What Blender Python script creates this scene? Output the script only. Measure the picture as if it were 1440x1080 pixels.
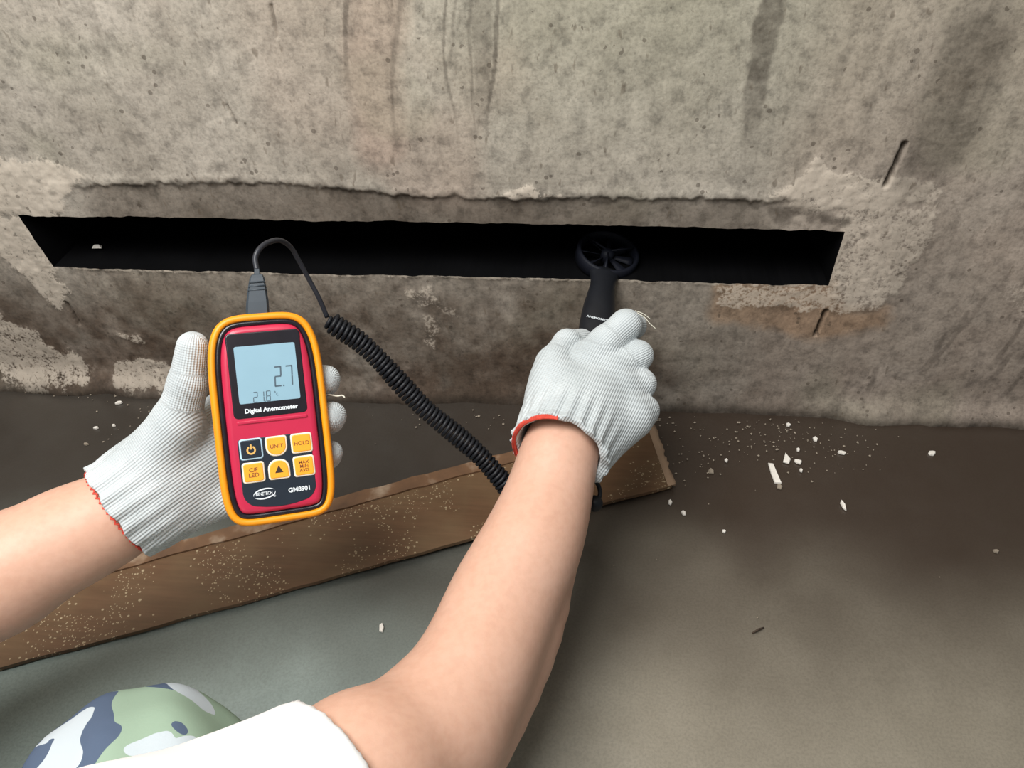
import bpy, bmesh, math, random
import numpy as np
from mathutils import Vector, Matrix
random.seed(7)
rng = np.random.default_rng(7)
SC = bpy.context.scene
COL = SC.collection
for o in list(bpy.data.objects): bpy.data.objects.remove(o)

# ------------------------------------------------------------------ camera
D, H, F = 0.74, 0.915 * 0.74, 1082.0           # distance to the wall, height, focal length in pixels
PITCH, ROLL, YAW = math.radians(40.868), math.radians(-2.272), math.radians(-6.75)
_f = Vector((math.sin(YAW) * math.cos(PITCH), math.cos(YAW) * math.cos(PITCH), -math.sin(PITCH)))
_r0 = Vector((math.cos(YAW), -math.sin(YAW), 0)); _u0 = _r0.cross(_f)
CR = math.cos(ROLL) * _r0 + math.sin(ROLL) * _u0
CU = -math.sin(ROLL) * _r0 + math.cos(ROLL) * _u0
CF = _f
CP = Vector((0, -D, H))
cam = bpy.data.objects.new('camera', bpy.data.cameras.new('camera'))
COL.objects.link(cam)
m = Matrix.Identity(4)
for i in range(3):
    m[i][0], m[i][1], m[i][2], m[i][3] = CR[i], CU[i], -CF[i], CP[i]
cam.matrix_world = m
cam.data.sensor_width = 36; cam.data.lens = 36 * F / 1440
cam.data.clip_start = 0.01
SC.camera = cam

# ------------------------------------------------------------------ light
w = bpy.data.worlds.new('world'); SC.world = w; w.use_nodes = True
w.node_tree.nodes['Background'].inputs[0].default_value = (0.90, 0.96, 1.0, 1)
w.node_tree.nodes['Background'].inputs[1].default_value = 0.22
def area(name, loc, target, size, power, color):
    l = bpy.data.lights.new(name, 'AREA'); l.shape = 'RECTANGLE'; l.size, l.size_y = size
    l.energy = power; l.color = color
    o = bpy.data.objects.new(name, l); COL.objects.link(o); o.location = loc
    o.rotation_euler = (Vector(target) - Vector(loc)).to_track_quat('-Z', 'Y').to_euler()
    return o
area('daylight', (-0.42, -0.66, 1.50), (0.0, -0.10, 0.30), (0.9, 0.7), 31, (1.0, 0.985, 0.96))
SC.view_settings.view_transform = 'Standard'; SC.view_settings.look = 'None'
SC.view_settings.gamma = 1; SC.view_settings.use_curve_mapping = False
SC.view_settings.exposure = 0.0

# ------------------------------------------------------------------ helpers
def ray(px, py): return CR * ((px - 720) / F) - CU * ((py - 540) / F) + CF
def P(px, py, d): return CP + ray(px, py) * d
def on_wall(px, py, y=0.0):
    d = ray(px, py); return CP + d * ((y - CP.y) / d.y)
def on_floor(px, py, z=0.0):
    d = ray(px, py); return CP + d * ((z - CP.z) / d.z)

def mesh_obj(name, verts, faces, mat, parent=None, smooth=True):
    me = bpy.data.meshes.new(name)
    if isinstance(verts, np.ndarray) and isinstance(faces, np.ndarray):
        n, k = len(verts), faces.shape[1]
        me.vertices.add(n); me.vertices.foreach_set('co', verts.astype(np.float32).ravel())
        me.loops.add(faces.size); me.loops.foreach_set('vertex_index', faces.astype(np.int32).ravel())
        me.polygons.add(len(faces)); me.polygons.foreach_set('loop_start', np.arange(0, faces.size, k, dtype=np.int32))
        me.update(calc_edges=True)
    else:
        me.from_pydata([tuple(v) for v in verts], [], [tuple(f) for f in faces]); me.update()
    me.validate()
    me.polygons.foreach_set('use_smooth', np.full(len(me.polygons), smooth))
    me.materials.append(mat)
    o = bpy.data.objects.new(name, me); COL.objects.link(o)
    if parent: o.parent = parent
    return o
def tag(o, label=None, cat=None, group=None, kind=None):
    for k, v in (('label', label), ('category', cat), ('group', group), ('kind', kind)):
        if v: o[k] = v
    return o
def empty(name, loc, M=None):
    o = bpy.data.objects.new(name, None); COL.objects.link(o); o.empty_display_size = 0.02
    o.matrix_world = M if M is not None else Matrix.Translation(loc)
    return o
def lathe_path(pts, radii, n=14, caps=True):
    """tube of varying radius along points"""
    pts = [Vector(p) for p in pts]; vs, fs = [], []
    t = (pts[1] - pts[0]).normalized()
    a = t.orthogonal().normalized()
    for i, p in enumerate(pts):
        t = (pts[min(i + 1, len(pts) - 1)] - pts[max(i - 1, 0)]).normalized()
        a = (a - t * a.dot(t)).normalized(); b = t.cross(a)
        for k in range(n):
            q = 2 * math.pi * k / n
            vs.append(p + (a * math.cos(q) + b * math.sin(q)) * radii[i])
    for i in range(len(pts) - 1):
        for k in range(n):
            k2 = (k + 1) % n
            fs.append((i * n + k, i * n + k2, (i + 1) * n + k2, (i + 1) * n + k))
    if caps:
        fs.append(tuple(range(n))[::-1]); fs.append(tuple(range((len(pts) - 1) * n, len(pts) * n)))
    return vs, fs
def spline(pts, n):
    """Catmull-Rom through points"""
    p = [Vector(q) for q in pts]; p = [p[0] * 2 - p[1]] + p + [p[-1] * 2 - p[-2]]
    out = []
    for i in range(1, len(p) - 2):
        for k in range(n):
            t = k / n
            out.append(0.5 * (2 * p[i] + (p[i + 1] - p[i - 1]) * t + (2 * p[i - 1] - 5 * p[i] + 4 * p[i + 1] - p[i + 2]) * t * t
                              + (3 * p[i] - p[i - 1] - 3 * p[i + 1] + p[i + 2]) * t ** 3))
    out.append(p[-2]); return out
def tube(name, pts, r, mat, parent=None, n=10, sub=8):
    q = spline(pts, sub) if sub else pts
    v, f = lathe_path(q, [r] * len(q), n); return mesh_obj(name, v, f, mat, parent)

# -- lattice noise
def _hash(ix, iy, iz, seed):
    h = (ix.astype(np.int64) * 374761393 + iy.astype(np.int64) * 668265263 + iz.astype(np.int64) * 2147483647 + seed * 974711) & 0xffffffff
    h = ((h ^ (h >> 13)) * 1274126177) & 0xffffffff
    h = (h ^ (h >> 16)) & 0xffff
    return h.astype(np.float32) / 65535.0
def vnoise(x, y, z=None, seed=0):
    if z is None: z = np.zeros_like(x)
    fx, fy, fz = np.floor(x), np.floor(y), np.floor(z)
    u, v, t = x - fx, y - fy, z - fz
    u, v, t = u * u * (3 - 2 * u), v * v * (3 - 2 * v), t * t * (3 - 2 * t)
    r = 0
    for a in (0, 1):
        for b in (0, 1):
            for c in (0, 1):
                wgt = (u if a else 1 - u) * (v if b else 1 - v) * (t if c else 1 - t)
                r = r + wgt * _hash(fx + a, fy + b, fz + c, seed)
    return r
def fbm(x, y, scale, octs=4, seed=0):
    r, a, tot = 0, 1.0, 0
    for i in range(octs):
        r = r + a * vnoise(x * scale, y * scale, seed=seed + i * 17); tot += a; a *= 0.55; scale *= 2.03
    return r / tot
def sstep(a, b, x):
    t = np.clip((x - a) / (b - a), 0, 1); return t * t * (3 - 2 * t)
def seg_dist(x, z, pts):
    """distance to a polyline and the parameter along it"""
    best = np.full(x.shape, 9.0); par = np.zeros(x.shape)
    n = len(pts) - 1
    for i in range(n):
        ax, az = pts[i]; bx, bz = pts[i + 1]
        dx, dz = bx - ax, bz - az
        t = np.clip(((x - ax) * dx + (z - az) * dz) / (dx * dx + dz * dz + 1e-12), 0, 1)
        d = np.hypot(x - ax - t * dx, z - az - t * dz)
        k = d < best; best = np.where(k, d, best); par = np.where(k, (i + t) / n, par)
    return best, par
def poly_sd(x, z, pts):
    """signed distance to a closed polygon, negative inside"""
    d, _ = seg_dist(x, z, list(pts) + [pts[0]])
    ins = np.zeros(x.shape, bool); n = len(pts)
    for i in range(n):
        (ax, az), (bx, bz) = pts[i], pts[(i + 1) % n]
        c = ((az > z) != (bz > z)) & (x < (bx - ax) * (z - az) / (bz - az + 1e-12) + ax)
        ins ^= c
    return np.where(ins, -d, d)

# -- signed distance modelling (organic shapes)
def smin(a, b, k):
    h = np.clip(0.5 + 0.5 * (b - a) / k, 0, 1)
    return b * (1 - h) + a * h - k * h * (1 - h)
def cone(p, a, b, ra, rb):
    """tapered capsule"""
    a = np.array(a, np.float32); b = np.array(b, np.float32); ab = b - a
    t = np.clip(((p - a) @ ab) / (ab @ ab + 1e-12), 0, 1)
    q = p - a - t[..., None] * ab
    return np.sqrt((q * q).sum(-1)) - (ra + (rb - ra) * t)
def chain(p, js, k=0.004):
    d = None
    for (a, ra), (b, rb) in zip(js[:-1], js[1:]):
        c = cone(p, a, b, ra, rb); d = c if d is None else smin(d, c, k)
    return d
def ellipsoid(p, c, r, R=None):
    q = p - np.array(c, np.float32)
    if R is not None: q = q @ np.array(R, np.float32)
    q = q / np.array(r, np.float32)
    l = np.sqrt((q * q).sum(-1))
    return (l - 1) * min(r)
def surface_nets(fn, lo, hi, h):
    lo = np.array(lo); n = np.ceil((np.array(hi) - lo) / h).astype(int) + 1
    ax = [lo[i] + h * np.arange(n[i]) for i in range(3)]
    g = np.stack(np.meshgrid(*ax, indexing='ij'), -1).astype(np.float32)
    V = fn(g).astype(np.float32)
    S = V < 0
    c = [S[i:n[0] - 1 + i, j:n[1] - 1 + j, k:n[2] - 1 + k] for i in (0, 1) for j in (0, 1) for k in (0, 1)]
    s = sum(x.astype(np.int8) for x in c); mix = (s > 0) & (s < 8)
    idx = np.full(mix.shape, -1, np.int64); cells = np.argwhere(mix); idx[mix] = np.arange(len(cells))
    acc = np.zeros((len(cells), 3)); cnt = np.zeros(len(cells))
    i, j, k = cells.T
    for axis in range(3):
        e = [0, 0, 0]; e[axis] = 1
        o1, o2 = [q for q in range(3) if q != axis]
        for a in (0, 1):
            for b in (0, 1):
                off = [0, 0, 0]; off[o1] = a; off[o2] = b
                v0 = V[i + off[0], j + off[1], k + off[2]]
                v1 = V[i + off[0] + e[0], j + off[1] + e[1], k + off[2] + e[2]]
                cr = (v0 < 0) != (v1 < 0)
                t = np.where(cr, v0 / np.where(cr, v0 - v1, 1), 0)
                pos = np.tile(np.array(off, float), (len(cells), 1)); pos[:, axis] += t
                acc[cr] += pos[cr]; cnt[cr] += 1
    verts = lo + h * (cells + acc / cnt[:, None])
    faces = []
    for axis in range(3):
        o1, o2 = (axis + 1) % 3, (axis + 2) % 3
        sl0 = [slice(1, -1)] * 3; sl1 = [slice(1, -1)] * 3
        sl0[axis] = slice(0, -1); sl1[axis] = slice(1, None)
        A, B = S[tuple(sl0)], S[tuple(sl1)]
        for flip in (False, True):
            e = np.argwhere((A & ~B) if not flip else (~A & B))
            if not len(e): continue
            base = e.copy(); base[:, o1] += 1; base[:, o2] += 1
            q = []
            for a, b in ((1, 1), (0, 1), (0, 0), (1, 0)):
                cc = base.copy(); cc[:, o1] -= a; cc[:, o2] -= b
                q.append(idx[cc[:, 0], cc[:, 1], cc[:, 2]])
            q = np.stack(q, 1)
            faces.append(q[:, ::-1] if flip else q)
    f = np.concatenate(faces); f = f[(f >= 0).all(1)]
    return verts, f
def sdf_obj(name, fn, lo, hi, h, mat, parent=None, smooth=1):
    v, f = surface_nets(fn, lo, hi, h)
    for _ in range(smooth):                                  # light Laplacian pass
        s = np.zeros_like(v); c = np.zeros(len(v))
        for a in range(4):
            b = (a + 1) % 4
            np.add.at(s, f[:, a], v[f[:, b]]); np.add.at(c, f[:, a], 1)
            np.add.at(s, f[:, b], v[f[:, a]]); np.add.at(c, f[:, b], 1)
        v = 0.5 * v + 0.5 * s / np.maximum(c, 1)[:, None]
    return mesh_obj(name, v, f, mat, parent)

# ------------------------------------------------------------------ materials
def srgb(r, g, b):
    f = lambda c: c / 12.92 if c <= 0.04045 else ((c + 0.055) / 1.055) ** 2.4
    return (f(r / 255), f(g / 255), f(b / 255), 1)
class NT:
    def __init__(s, name):
        s.m = bpy.data.materials.new(name); s.m.use_nodes = True; s.t = s.m.node_tree
        s.b = s.t.nodes['Principled BSDF']
    def n(s, typ, **kw):
        x = s.t.nodes.new(typ)
        for k, v in kw.items():
            if k.startswith('i_'): x.inputs[int(k[2:]) if k[2:].isdigit() else k[2:].replace('_', ' ')].default_value = v
            else: setattr(x, k, v)
        return x
    def l(s, a, b): s.t.links.new(a, b)
    def mix(s, fac, a, b, blend='MIX'):
        x = s.n('ShaderNodeMix', data_type='RGBA', blend_type=blend)
        for v, i in ((fac, 0), (a, 6), (b, 7)):
            if hasattr(v, 'is_output'): s.l(v, x.inputs[i])
            else: x.inputs[i].default_value = v
        return x.outputs[2]
    def math(s, op, a, b=0.0, c=0.0):
        x = s.n('ShaderNodeMath', operation=op)
        for v, i in ((a, 0), (b, 1), (c, 2)):
            if hasattr(v, 'is_output'): s.l(v, x.inputs[i])
            else: x.inputs[i].default_value = v
        return x.outputs[0]
    def noise(s, scale, detail=4, rough=0.55, vec=None, dist=0.0):
        x = s.n('ShaderNodeTexNoise'); x.inputs['Scale'].default_value = scale; x.inputs['Detail'].default_value = detail
        x.inputs['Roughness'].default_value = rough; x.inputs['Distortion'].default_value = dist
        s.l(vec if vec is not None else s.obj(), x.inputs['Vector']); return x.outputs['Fac']
    def obj(s):
        if not hasattr(s, '_tc'): s._tc = s.n('ShaderNodeTexCoord')
        return s._tc.outputs['Object']
    def ramp(s, fac, stops, interp='LINEAR'):
        x = s.n('ShaderNodeValToRGB'); x.color_ramp.interpolation = interp
        while len(x.color_ramp.elements) < len(stops): x.color_ramp.elements.new(0.5)
        for e, (p, c) in zip(x.color_ramp.elements, stops):
            e.position = p; e.color = c if hasattr(c, '__len__') else (c, c, c, 1)
        s.l(fac, x.inputs[0]); return x.outputs[0]
    def bump(s, h, strength=0.3, dist=0.002):
        x = s.n('ShaderNodeBump'); x.inputs['Strength'].default_value = strength; x.inputs['Distance'].default_value = dist
        s.l(h, x.inputs['Height']); s.l(x.outputs[0], s.b.inputs['Normal'])
    def set(s, color=None, rough=None, **kw):
        if color is not None:
            if hasattr(color, 'is_output'): s.l(color, s.b.inputs['Base Color'])
            else: s.b.inputs['Base Color'].default_value = color
        if rough is not None:
            if hasattr(rough, 'is_output'): s.l(rough, s.b.inputs['Roughness'])
            else: s.b.inputs['Roughness'].default_value = rough
        for k, v in kw.items(): s.b.inputs[k.replace('_', ' ')].default_value = v
        return s.m
def plain(name, col, rough=0.5, var=0.08, scale=60, bump=0.0, **kw):
    t = NT(name); n = t.noise(scale)
    lo = tuple(c * (1 - var) for c in col[:3]) + (1,); hi = tuple(min(1, c * (1 + var)) for c in col[:3]) + (1,)
    t.set(t.ramp(n, [(0.3, lo), (0.7, hi)]), rough, **kw)
    if bump: t.bump(t.noise(scale * 8), bump, 0.0006)
    return t.m

def wall_material():
    t = NT('stained_concrete'); a = t.n('ShaderNodeAttribute', attribute_name='stain_shade')
    sep = t.n('ShaderNodeSeparateColor'); t.l(a.outputs['Color'], sep.inputs[0])
    pale, dark, damp_shade = sep.outputs[0], sep.outputs[1], sep.outputs[2]
    b = t.n('ShaderNodeAttribute', attribute_name='tint'); sb = t.n('ShaderNodeSeparateColor'); t.l(b.outputs['Color'], sb.inputs[0])
    n1 = t.noise(9, 6, 0.62); n2 = t.noise(55, 6, 0.65); n3 = t.noise(260, 4, 0.7)
    base = t.ramp(n1, [(0.25, srgb(158, 149, 136)), (0.5, srgb(176, 167, 154)), (0.75, srgb(192, 183, 170))])
    base = t.mix(t.math('MULTIPLY', sb.outputs[0], 0.5), base, srgb(168, 138, 122))     # pinkish runs
    base = t.mix(t.math('MULTIPLY', sb.outputs[1], 0.45), base, srgb(150, 150, 126))    # greenish film
    base = t.mix(t.math('MULTIPLY', sb.outputs[2], 0.8), base, srgb(178, 140, 104))     # rusty ochre
    base = t.mix(t.math('MULTIPLY', damp_shade, 0.90), base, srgb(76, 60, 47))  # moist brown, with shade on the lower wall painted in
    sp = t.ramp(n2, [(0.33, 0.62), (0.5, 1.0), (0.72, 1.12)])
    base = t.mix(1.0, base, sp, 'MULTIPLY')
    sp2 = t.ramp(n3, [(0.32, 0.68), (0.52, 1.02), (0.72, 1.16)])
    base = t.mix(0.75, base, sp2, 'MULTIPLY')
    pf = t.math('ADD', pale, t.math('ADD', t.math('MULTIPLY', t.math('SUBTRACT', n2, 0.5), 1.8), t.math('MULTIPLY', t.math('SUBTRACT', n3, 0.5), 2.6)))
    pf = t.math('MULTIPLY', t.ramp(pf, [(0.34, 0.0), (0.7, 1.0)]), t.ramp(pale, [(0.05, 0.0), (0.45, 1.0)]))
    base = t.mix(t.math('MULTIPLY', pf, 0.62), base, srgb(214, 201, 184))
    df = t.math('MULTIPLY', dark, t.ramp(t.noise(120, 4), [(0.3, 1.0), (0.75, 0.6)]))
    base = t.mix(df, base, srgb(62, 54, 46))
    mp = t.n('ShaderNodeMapping'); mp.inputs['Scale'].default_value = (60, 60, 11); t.l(t.obj(), mp.inputs[0])
    st = t.noise(1.0, 5, 0.65, vec=mp.outputs[0])               # fine vertical trowel and water streaks
    base = t.mix(0.7, base, t.ramp(st, [(0.3, 0.74), (0.5, 1.0), (0.7, 1.1)]), 'MULTIPLY')
    mq = t.n('ShaderNodeMapping'); mq.inputs['Scale'].default_value = (150, 150, 62); t.l(t.obj(), mq.inputs[0])
    fl = t.ramp(t.noise(1.0, 2, 0.5, vec=mq.outputs[0]), [(0.66, 0.0), (0.74, 1.0)])   # elongated dark flecks
    base = t.mix(t.math('MULTIPLY', fl, 0.5), base, srgb(92, 80, 66))
    # pin holes and grit
    v = t.n('ShaderNodeTexVoronoi'); v.inputs['Scale'].default_value = 85; t.l(t.obj(), v.inputs['Vector'])
    hole = t.math('MULTIPLY', t.math('LESS_THAN', v.outputs['Distance'], 0.2), t.math('GREATER_THAN', t.noise(24, 2), 0.57))
    base = t.mix(t.math('MULTIPLY', hole, 0.55), base, srgb(74, 64, 54))
    t.set(base, t.ramp(n2, [(0.3, 0.62), (0.7, 0.9)]), Specular_IOR_Level=0.25)
    h = t.math('ADD', t.math('MULTIPLY', n2, 0.8), t.math('MULTIPLY', n3, 0.4))
    h = t.math('SUBTRACT', h, t.math('MULTIPLY', hole, 0.5))
    t.bump(h, 0.35, 0.0022)
    return t.m
def floor_material():
    t = NT('wet_cement_floor')
    n1 = t.noise(5, 4, 0.5); n2 = t.noise(420, 3, 0.6); n3 = t.noise(26, 4)
    base = t.ramp(n1, [(0.3, srgb(130, 123, 109)), (0.7, srgb(144, 137, 122))])
    g_ = t.n('ShaderNodeAttribute', attribute_name='grey_sheen'); base = t.mix(g_.outputs['Fac'], base, srgb(136, 149, 143))  # bluish sky sheen painted into the base colour on the left
    base = t.mix(0.35, base, t.ramp(n2, [(0.35, 0.6), (0.6, 1.1)]), 'MULTIPLY')
    base = t.mix(0.3, base, t.ramp(n3, [(0.3, 0.75), (0.7, 1.1)]), 'MULTIPLY')
    a = t.n('ShaderNodeAttribute', attribute_name='damp_shade')
    base = t.mix(t.math('MULTIPLY', a.outputs['Fac'], 0.92), base, srgb(46, 33, 25))  # wet cement plus shade near the wall, painted as darker colour
    t.set(base, t.ramp(n3, [(0.3, 0.30), (0.7, 0.40)]), Specular_IOR_Level=0.6, Coat_Weight=0.35, Coat_Roughness=0.22)
    t.bump(t.math('ADD', n2, t.math('MULTIPLY', n3, 2.0)), 0.12, 0.0015)
    return t.m
def glove_material():
    t = NT('white_knit_cotton')
    a = t.n('ShaderNodeAttribute', attribute_name='knit')
    mp = t.n('ShaderNodeSeparateXYZ'); t.l(a.outputs['Vector'], mp.inputs[0])
    u, v = mp.outputs[0], mp.outputs[1]
    wob = t.math('MULTIPLY', t.noise(90, 3), 1.6)
    wu = t.math('SINE', t.math('ADD', t.math('MULTIPLY', u, 2 * math.pi / 0.0023), wob))
    wv = t.math('SINE', t.math('MULTIPLY', v, 2 * math.pi / 0.0019))
    knit = t.math('ADD', t.math('MULTIPLY', wu, 0.5), t.math('MULTIPLY', wv, 0.22))
    fuzz = t.noise(700, 3, 0.7)
    col = t.ramp(t.noise(28, 4), [(0.25, srgb(180, 188, 190)), (0.7, srgb(206, 213, 215))])
    col = t.mix(t.math('MULTIPLY', t.math('SUBTRACT', 0.55, knit), 0.10), col, srgb(150, 146, 140))
    t.set(col, 0.95, Specular_IOR_Level=0.1, Sheen_Weight=0.25)
    t.bump(t.math('ADD', knit, t.math('MULTIPLY', fuzz, 0.9)), 0.5, 0.0012)
    return t.m
def skin_material():
    t = NT('tanned_skin'); n = t.noise(22, 5); n2 = t.noise(160, 3)
    c = t.ramp(n, [(0.25, srgb(205, 161, 138)), (0.55, srgb(210, 168, 146)), (0.8, srgb(216, 175, 154))])
    c = t.mix(0.12, c, t.ramp(n2, [(0.35, srgb(190, 138, 112)), (0.6, srgb(232, 190, 164))]))
    t.set(c, 0.5, Specular_IOR_Level=0.35, Subsurface_Weight=0.12, Subsurface_Scale=0.008)
    t.b.inputs['Subsurface Radius'].default_value = (1.0, 0.35, 0.2)
    t.bump(t.math('ADD', n2, t.math('MULTIPLY', t.noise(900, 2), 0.5)), 0.12, 0.001)
    return t.m
def camo_material():
    t = NT('camouflage_cloth')
    n1 = t.noise(11, 2, 0.45, dist=0.5); mp = t.n('ShaderNodeMapping'); mp.inputs['Location'].default_value = (3.1, 1.7, 0.4)
    t.l(t.obj(), mp.inputs[0]); n2 = t.noise(15, 2, 0.45, vec=mp.outputs[0], dist=0.7)
    c = t.mix(t.ramp(n1, [(0.0, 0.0), (0.505, 1.0)], 'CONSTANT'), srgb(150, 172, 152), srgb(84, 98, 120))
    c = t.mix(t.ramp(n2, [(0.0, 0.0), (0.56, 1.0)], 'CONSTANT'), c, srgb(192, 202, 208))
    wv = t.n('ShaderNodeTexWave', bands_direction='DIAGONAL'); wv.inputs['Scale'].default_value = 420; t.l(t.obj(), wv.inputs['Vector'])
    t.set(c, 0.9, Specular_IOR_Level=0.15); t.bump(t.noise(500, 2), 0.2, 0.0006)
    return t.m
def board_material():
    t = NT('speckled_brown_board')
    mp = t.n('ShaderNodeMapping'); mp.inputs['Scale'].default_value = (3, 40, 10); t.l(t.obj(), mp.inputs[0])
    g = t.noise(6, 6, 0.6, vec=mp.outputs[0]); n = t.noise(16, 4)
    c = t.ramp(g, [(0.25, srgb(96, 71, 49)), (0.5, srgb(104, 77, 54)), (0.75, srgb(114, 84, 60))])
    c = t.mix(t.math('MULTIPLY', t.ramp(n, [(0.4, 0), (0.75, 1)]), 0.5), c, srgb(120, 102, 74))
    for sc, th, gate in ((120, 0.14, 0.44), (300, 0.22, 0.50), (60, 0.095, 0.48)):
        v = t.n('ShaderNodeTexVoronoi'); v.inputs['Scale'].default_value = sc; t.l(t.obj(), v.inputs['Vector'])
        sp = t.math('MULTIPLY', t.math('LESS_THAN', v.outputs['Distance'], th), t.math('GREATER_THAN', t.noise(13, 2), gate))
        c = t.mix(t.math('MULTIPLY', sp, 0.75), c, srgb(190, 172, 140))
    t.set(c, 0.42, Specular_IOR_Level=0.45); t.bump(g, 0.05, 0.001)
    return t.m

M = {}
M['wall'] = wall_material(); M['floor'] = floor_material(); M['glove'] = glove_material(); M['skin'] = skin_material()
M['camo'] = camo_material(); M['board'] = board_material()
M['black_lining'] = plain('black_duct_lining', (0.0018, 0.0018, 0.0022), 0.7, 0.3, 20, Specular_IOR_Level=0.1)
M['yellow'] = plain('amber_rubber', srgb(240, 150, 8), 0.45, 0.05, 40)
M['red'] = plain('crimson_plastic', srgb(190, 40, 72), 0.3, 0.04, 40)
M['bezel'] = plain('black_plastic', (0.012, 0.01, 0.014), 0.25, 0.2, 60)
M['panel'] = plain('dark_slate_film', srgb(34, 42, 52), 0.3, 0.08, 60)
M['lcd'] = plain('display_glass', srgb(140, 174, 190), 0.25, 0.03, 30)
M['segment'] = plain('display_ink', srgb(70, 88, 100), 0.5, 0.05)
M['white_print'] = plain('white_print', srgb(225, 232, 236), 0.5, 0.03)
M['orange'] = plain('orange_key', srgb(245, 168, 44), 0.4, 0.04, 80)
M['key_rim'] = plain('cream_rim', srgb(238, 226, 206), 0.45, 0.03)
M['key_rim_blue'] = plain('pale_blue_rim', srgb(176, 208, 226), 0.45, 0.03)
M['ink'] = plain('brown_print', srgb(120, 62, 30), 0.5, 0.05)
M['ink_dark'] = plain('dark_print', srgb(52, 34, 24), 0.5, 0.05)
M['gold_print'] = plain('gold_print', srgb(222, 172, 92), 0.5, 0.05)
M['grey_plug'] = plain('grey_plug_plastic', srgb(52, 61, 69), 0.5, 0.08)
M['grey_wire'] = plain('dark_grey_wire', srgb(38, 40, 47), 0.45, 0.1)
M['black_wire'] = plain('black_rubber_wire', (0.007, 0.008, 0.011), 0.5, 0.2, Specular_IOR_Level=0.35)
M['probe'] = plain('matt_black_plastic', (0.008, 0.009, 0.012), 0.5, 0.15, bump=0.1)
M['vane'] = plain('dark_blue_black_plastic', (0.006, 0.007, 0.012), 0.6, 0.15, Specular_IOR_Level=0.2)
M['shirt'] = plain('white_cotton', (0.90, 0.90, 0.90, 1), 0.9, 0.015, 30, bump=0.12, Specular_IOR_Level=0.15)
M['red_yarn'] = plain('red_yarn', srgb(206, 72, 56), 0.9, 0.2, 300)
M['thread'] = plain('cotton_thread', srgb(226, 222, 205), 0.9, 0.05)
M['chip'] = plain('white_plaster', srgb(232, 226, 216), 0.85, 0.06, 120, bump=0.3)
M['crumb'] = plain('pale_crumbs', srgb(150, 138, 122), 0.9, 0.25, 60)
M['twig'] = plain('dark_twig', srgb(66, 52, 40), 0.8, 0.2, 80)
M['film'] = plain('pale_torn_film', srgb(158, 132, 108), 0.3, 0.12, 50)
M['hair'] = plain('black_hair', (0.012, 0.010, 0.009), 0.5, 0.3, 200)

# ------------------------------------------------------------------ wall with its slot
def W(px, py):
    p = on_wall(px, py); return (p.x, p.z)
TLx, TLz = W(25, 303); TRx, TRz = W(1188, 325); BLx, BLz = W(75, 375); BRx, BRz = W(1165, 402)
SLOT_DEPTH = 0.42
def axis(brk, ns): 
    out = []
    for i in range(len(brk) - 1): out += list(np.linspace(brk[i], brk[i + 1], ns[i], endpoint=False))
    return np.array(out + [brk[-1]])
NXA, NZA = 200, 140
XL, XR, ZT = -2.2, 1.9, 2.3
# canonical rectangle, later warped to the slot's four corners
cxl, cxr, czb, czt = (TLx + BLx) / 2, (TRx + BRx) / 2, (BLz + BRz) / 2, (TLz + TRz) / 2
xs = axis([XL, cxl - 0.42, cxl, cxr, cxr + 0.42, XR], [24, NXA, 560, 236, 24])
zs = axis([-0.03, czb, czt, 0.80, ZT], [NZA, 44, 290, 30])
il, ir = 24 + NXA, 24 + NXA + 560
jb, jt = NZA, NZA + 44
X, Z = np.meshgrid(xs, zs, indexing='ij')
tz = np.clip((Z - czb) / (czt - czb), 0, 1); tx = np.clip((X - cxl) / (cxr - cxl), 0, 1)
fall = np.exp(-(np.maximum(0, np.maximum(czb - Z, Z - czt)) / 0.12) ** 2)
fallx = np.exp(-(np.maximum(0, np.maximum(cxl - X, X - cxr)) / 0.2) ** 2)
dxl = BLx + (TLx - BLx) * tz - cxl; dxr = BRx + (TRx - BRx) * tz - cxr
Xw = X + (dxl * (1 - tx) + dxr * tx) * fall * fallx
dzb = BLz + (BRz - BLz) * tx - czb; dzt = TLz + (TRz - TLz) * tx - czt
Zw = Z + (dzb * (1 - tz) + dzt * tz) * fall * fallx
X, Z = Xw, Zw
near = np.exp(-(np.maximum(0, np.maximum(np.maximum(BLz - Z, Z - TRz), np.maximum(TLx - X, X - TRx))) / 0.006))
Z = Z + (fbm(X, Z, 70, 3, 5) - 0.5) * 0.0032 * near
# relief
Y = -(fbm(X, Z, 6, 3, 1) - 0.5) * 0.007 - (fbm(X, Z, 60, 3, 2) - 0.5) * 0.0012
topedge = TLz + (TRz - TLz) * np.clip((X - TLx) / (TRx - TLx), 0, 1)
ledge_pts = [W(95, 262), W(250, 256), W(420, 258), W(600, 275), W(760, 281), W(880, 279), W(1010, 279), W(1110, 282)]
lx = np.array([p[0] for p in ledge_pts]); lz = np.array([p[1] for p in ledge_pts])
ledge = np.interp(X, lx, lz) + (fbm(X, Z * 0.2, 40, 4, 9) - 0.5) * 0.009 + (fbm(X, Z, 150, 3, 19) - 0.5) * 0.007
inband = sstep(lx[0] - 0.02, lx[0] + 0.05, X) * (1 - sstep(lx[-1] - 0.05, lx[-1] + 0.03, X))
band = inband * (1 - sstep(-0.003, 0.001, Z - ledge)) * sstep(-0.03, 0.0, Z - topedge + 0.012)
Y = Y + band * 0.0042 * (0.1 + 1.2 * fbm(X, Z * 0.3, 9, 2, 23))
lip = inband * np.exp(-((Z - ledge - 0.004) / 0.006) ** 2); Y = Y - lip * 0.001
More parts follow.
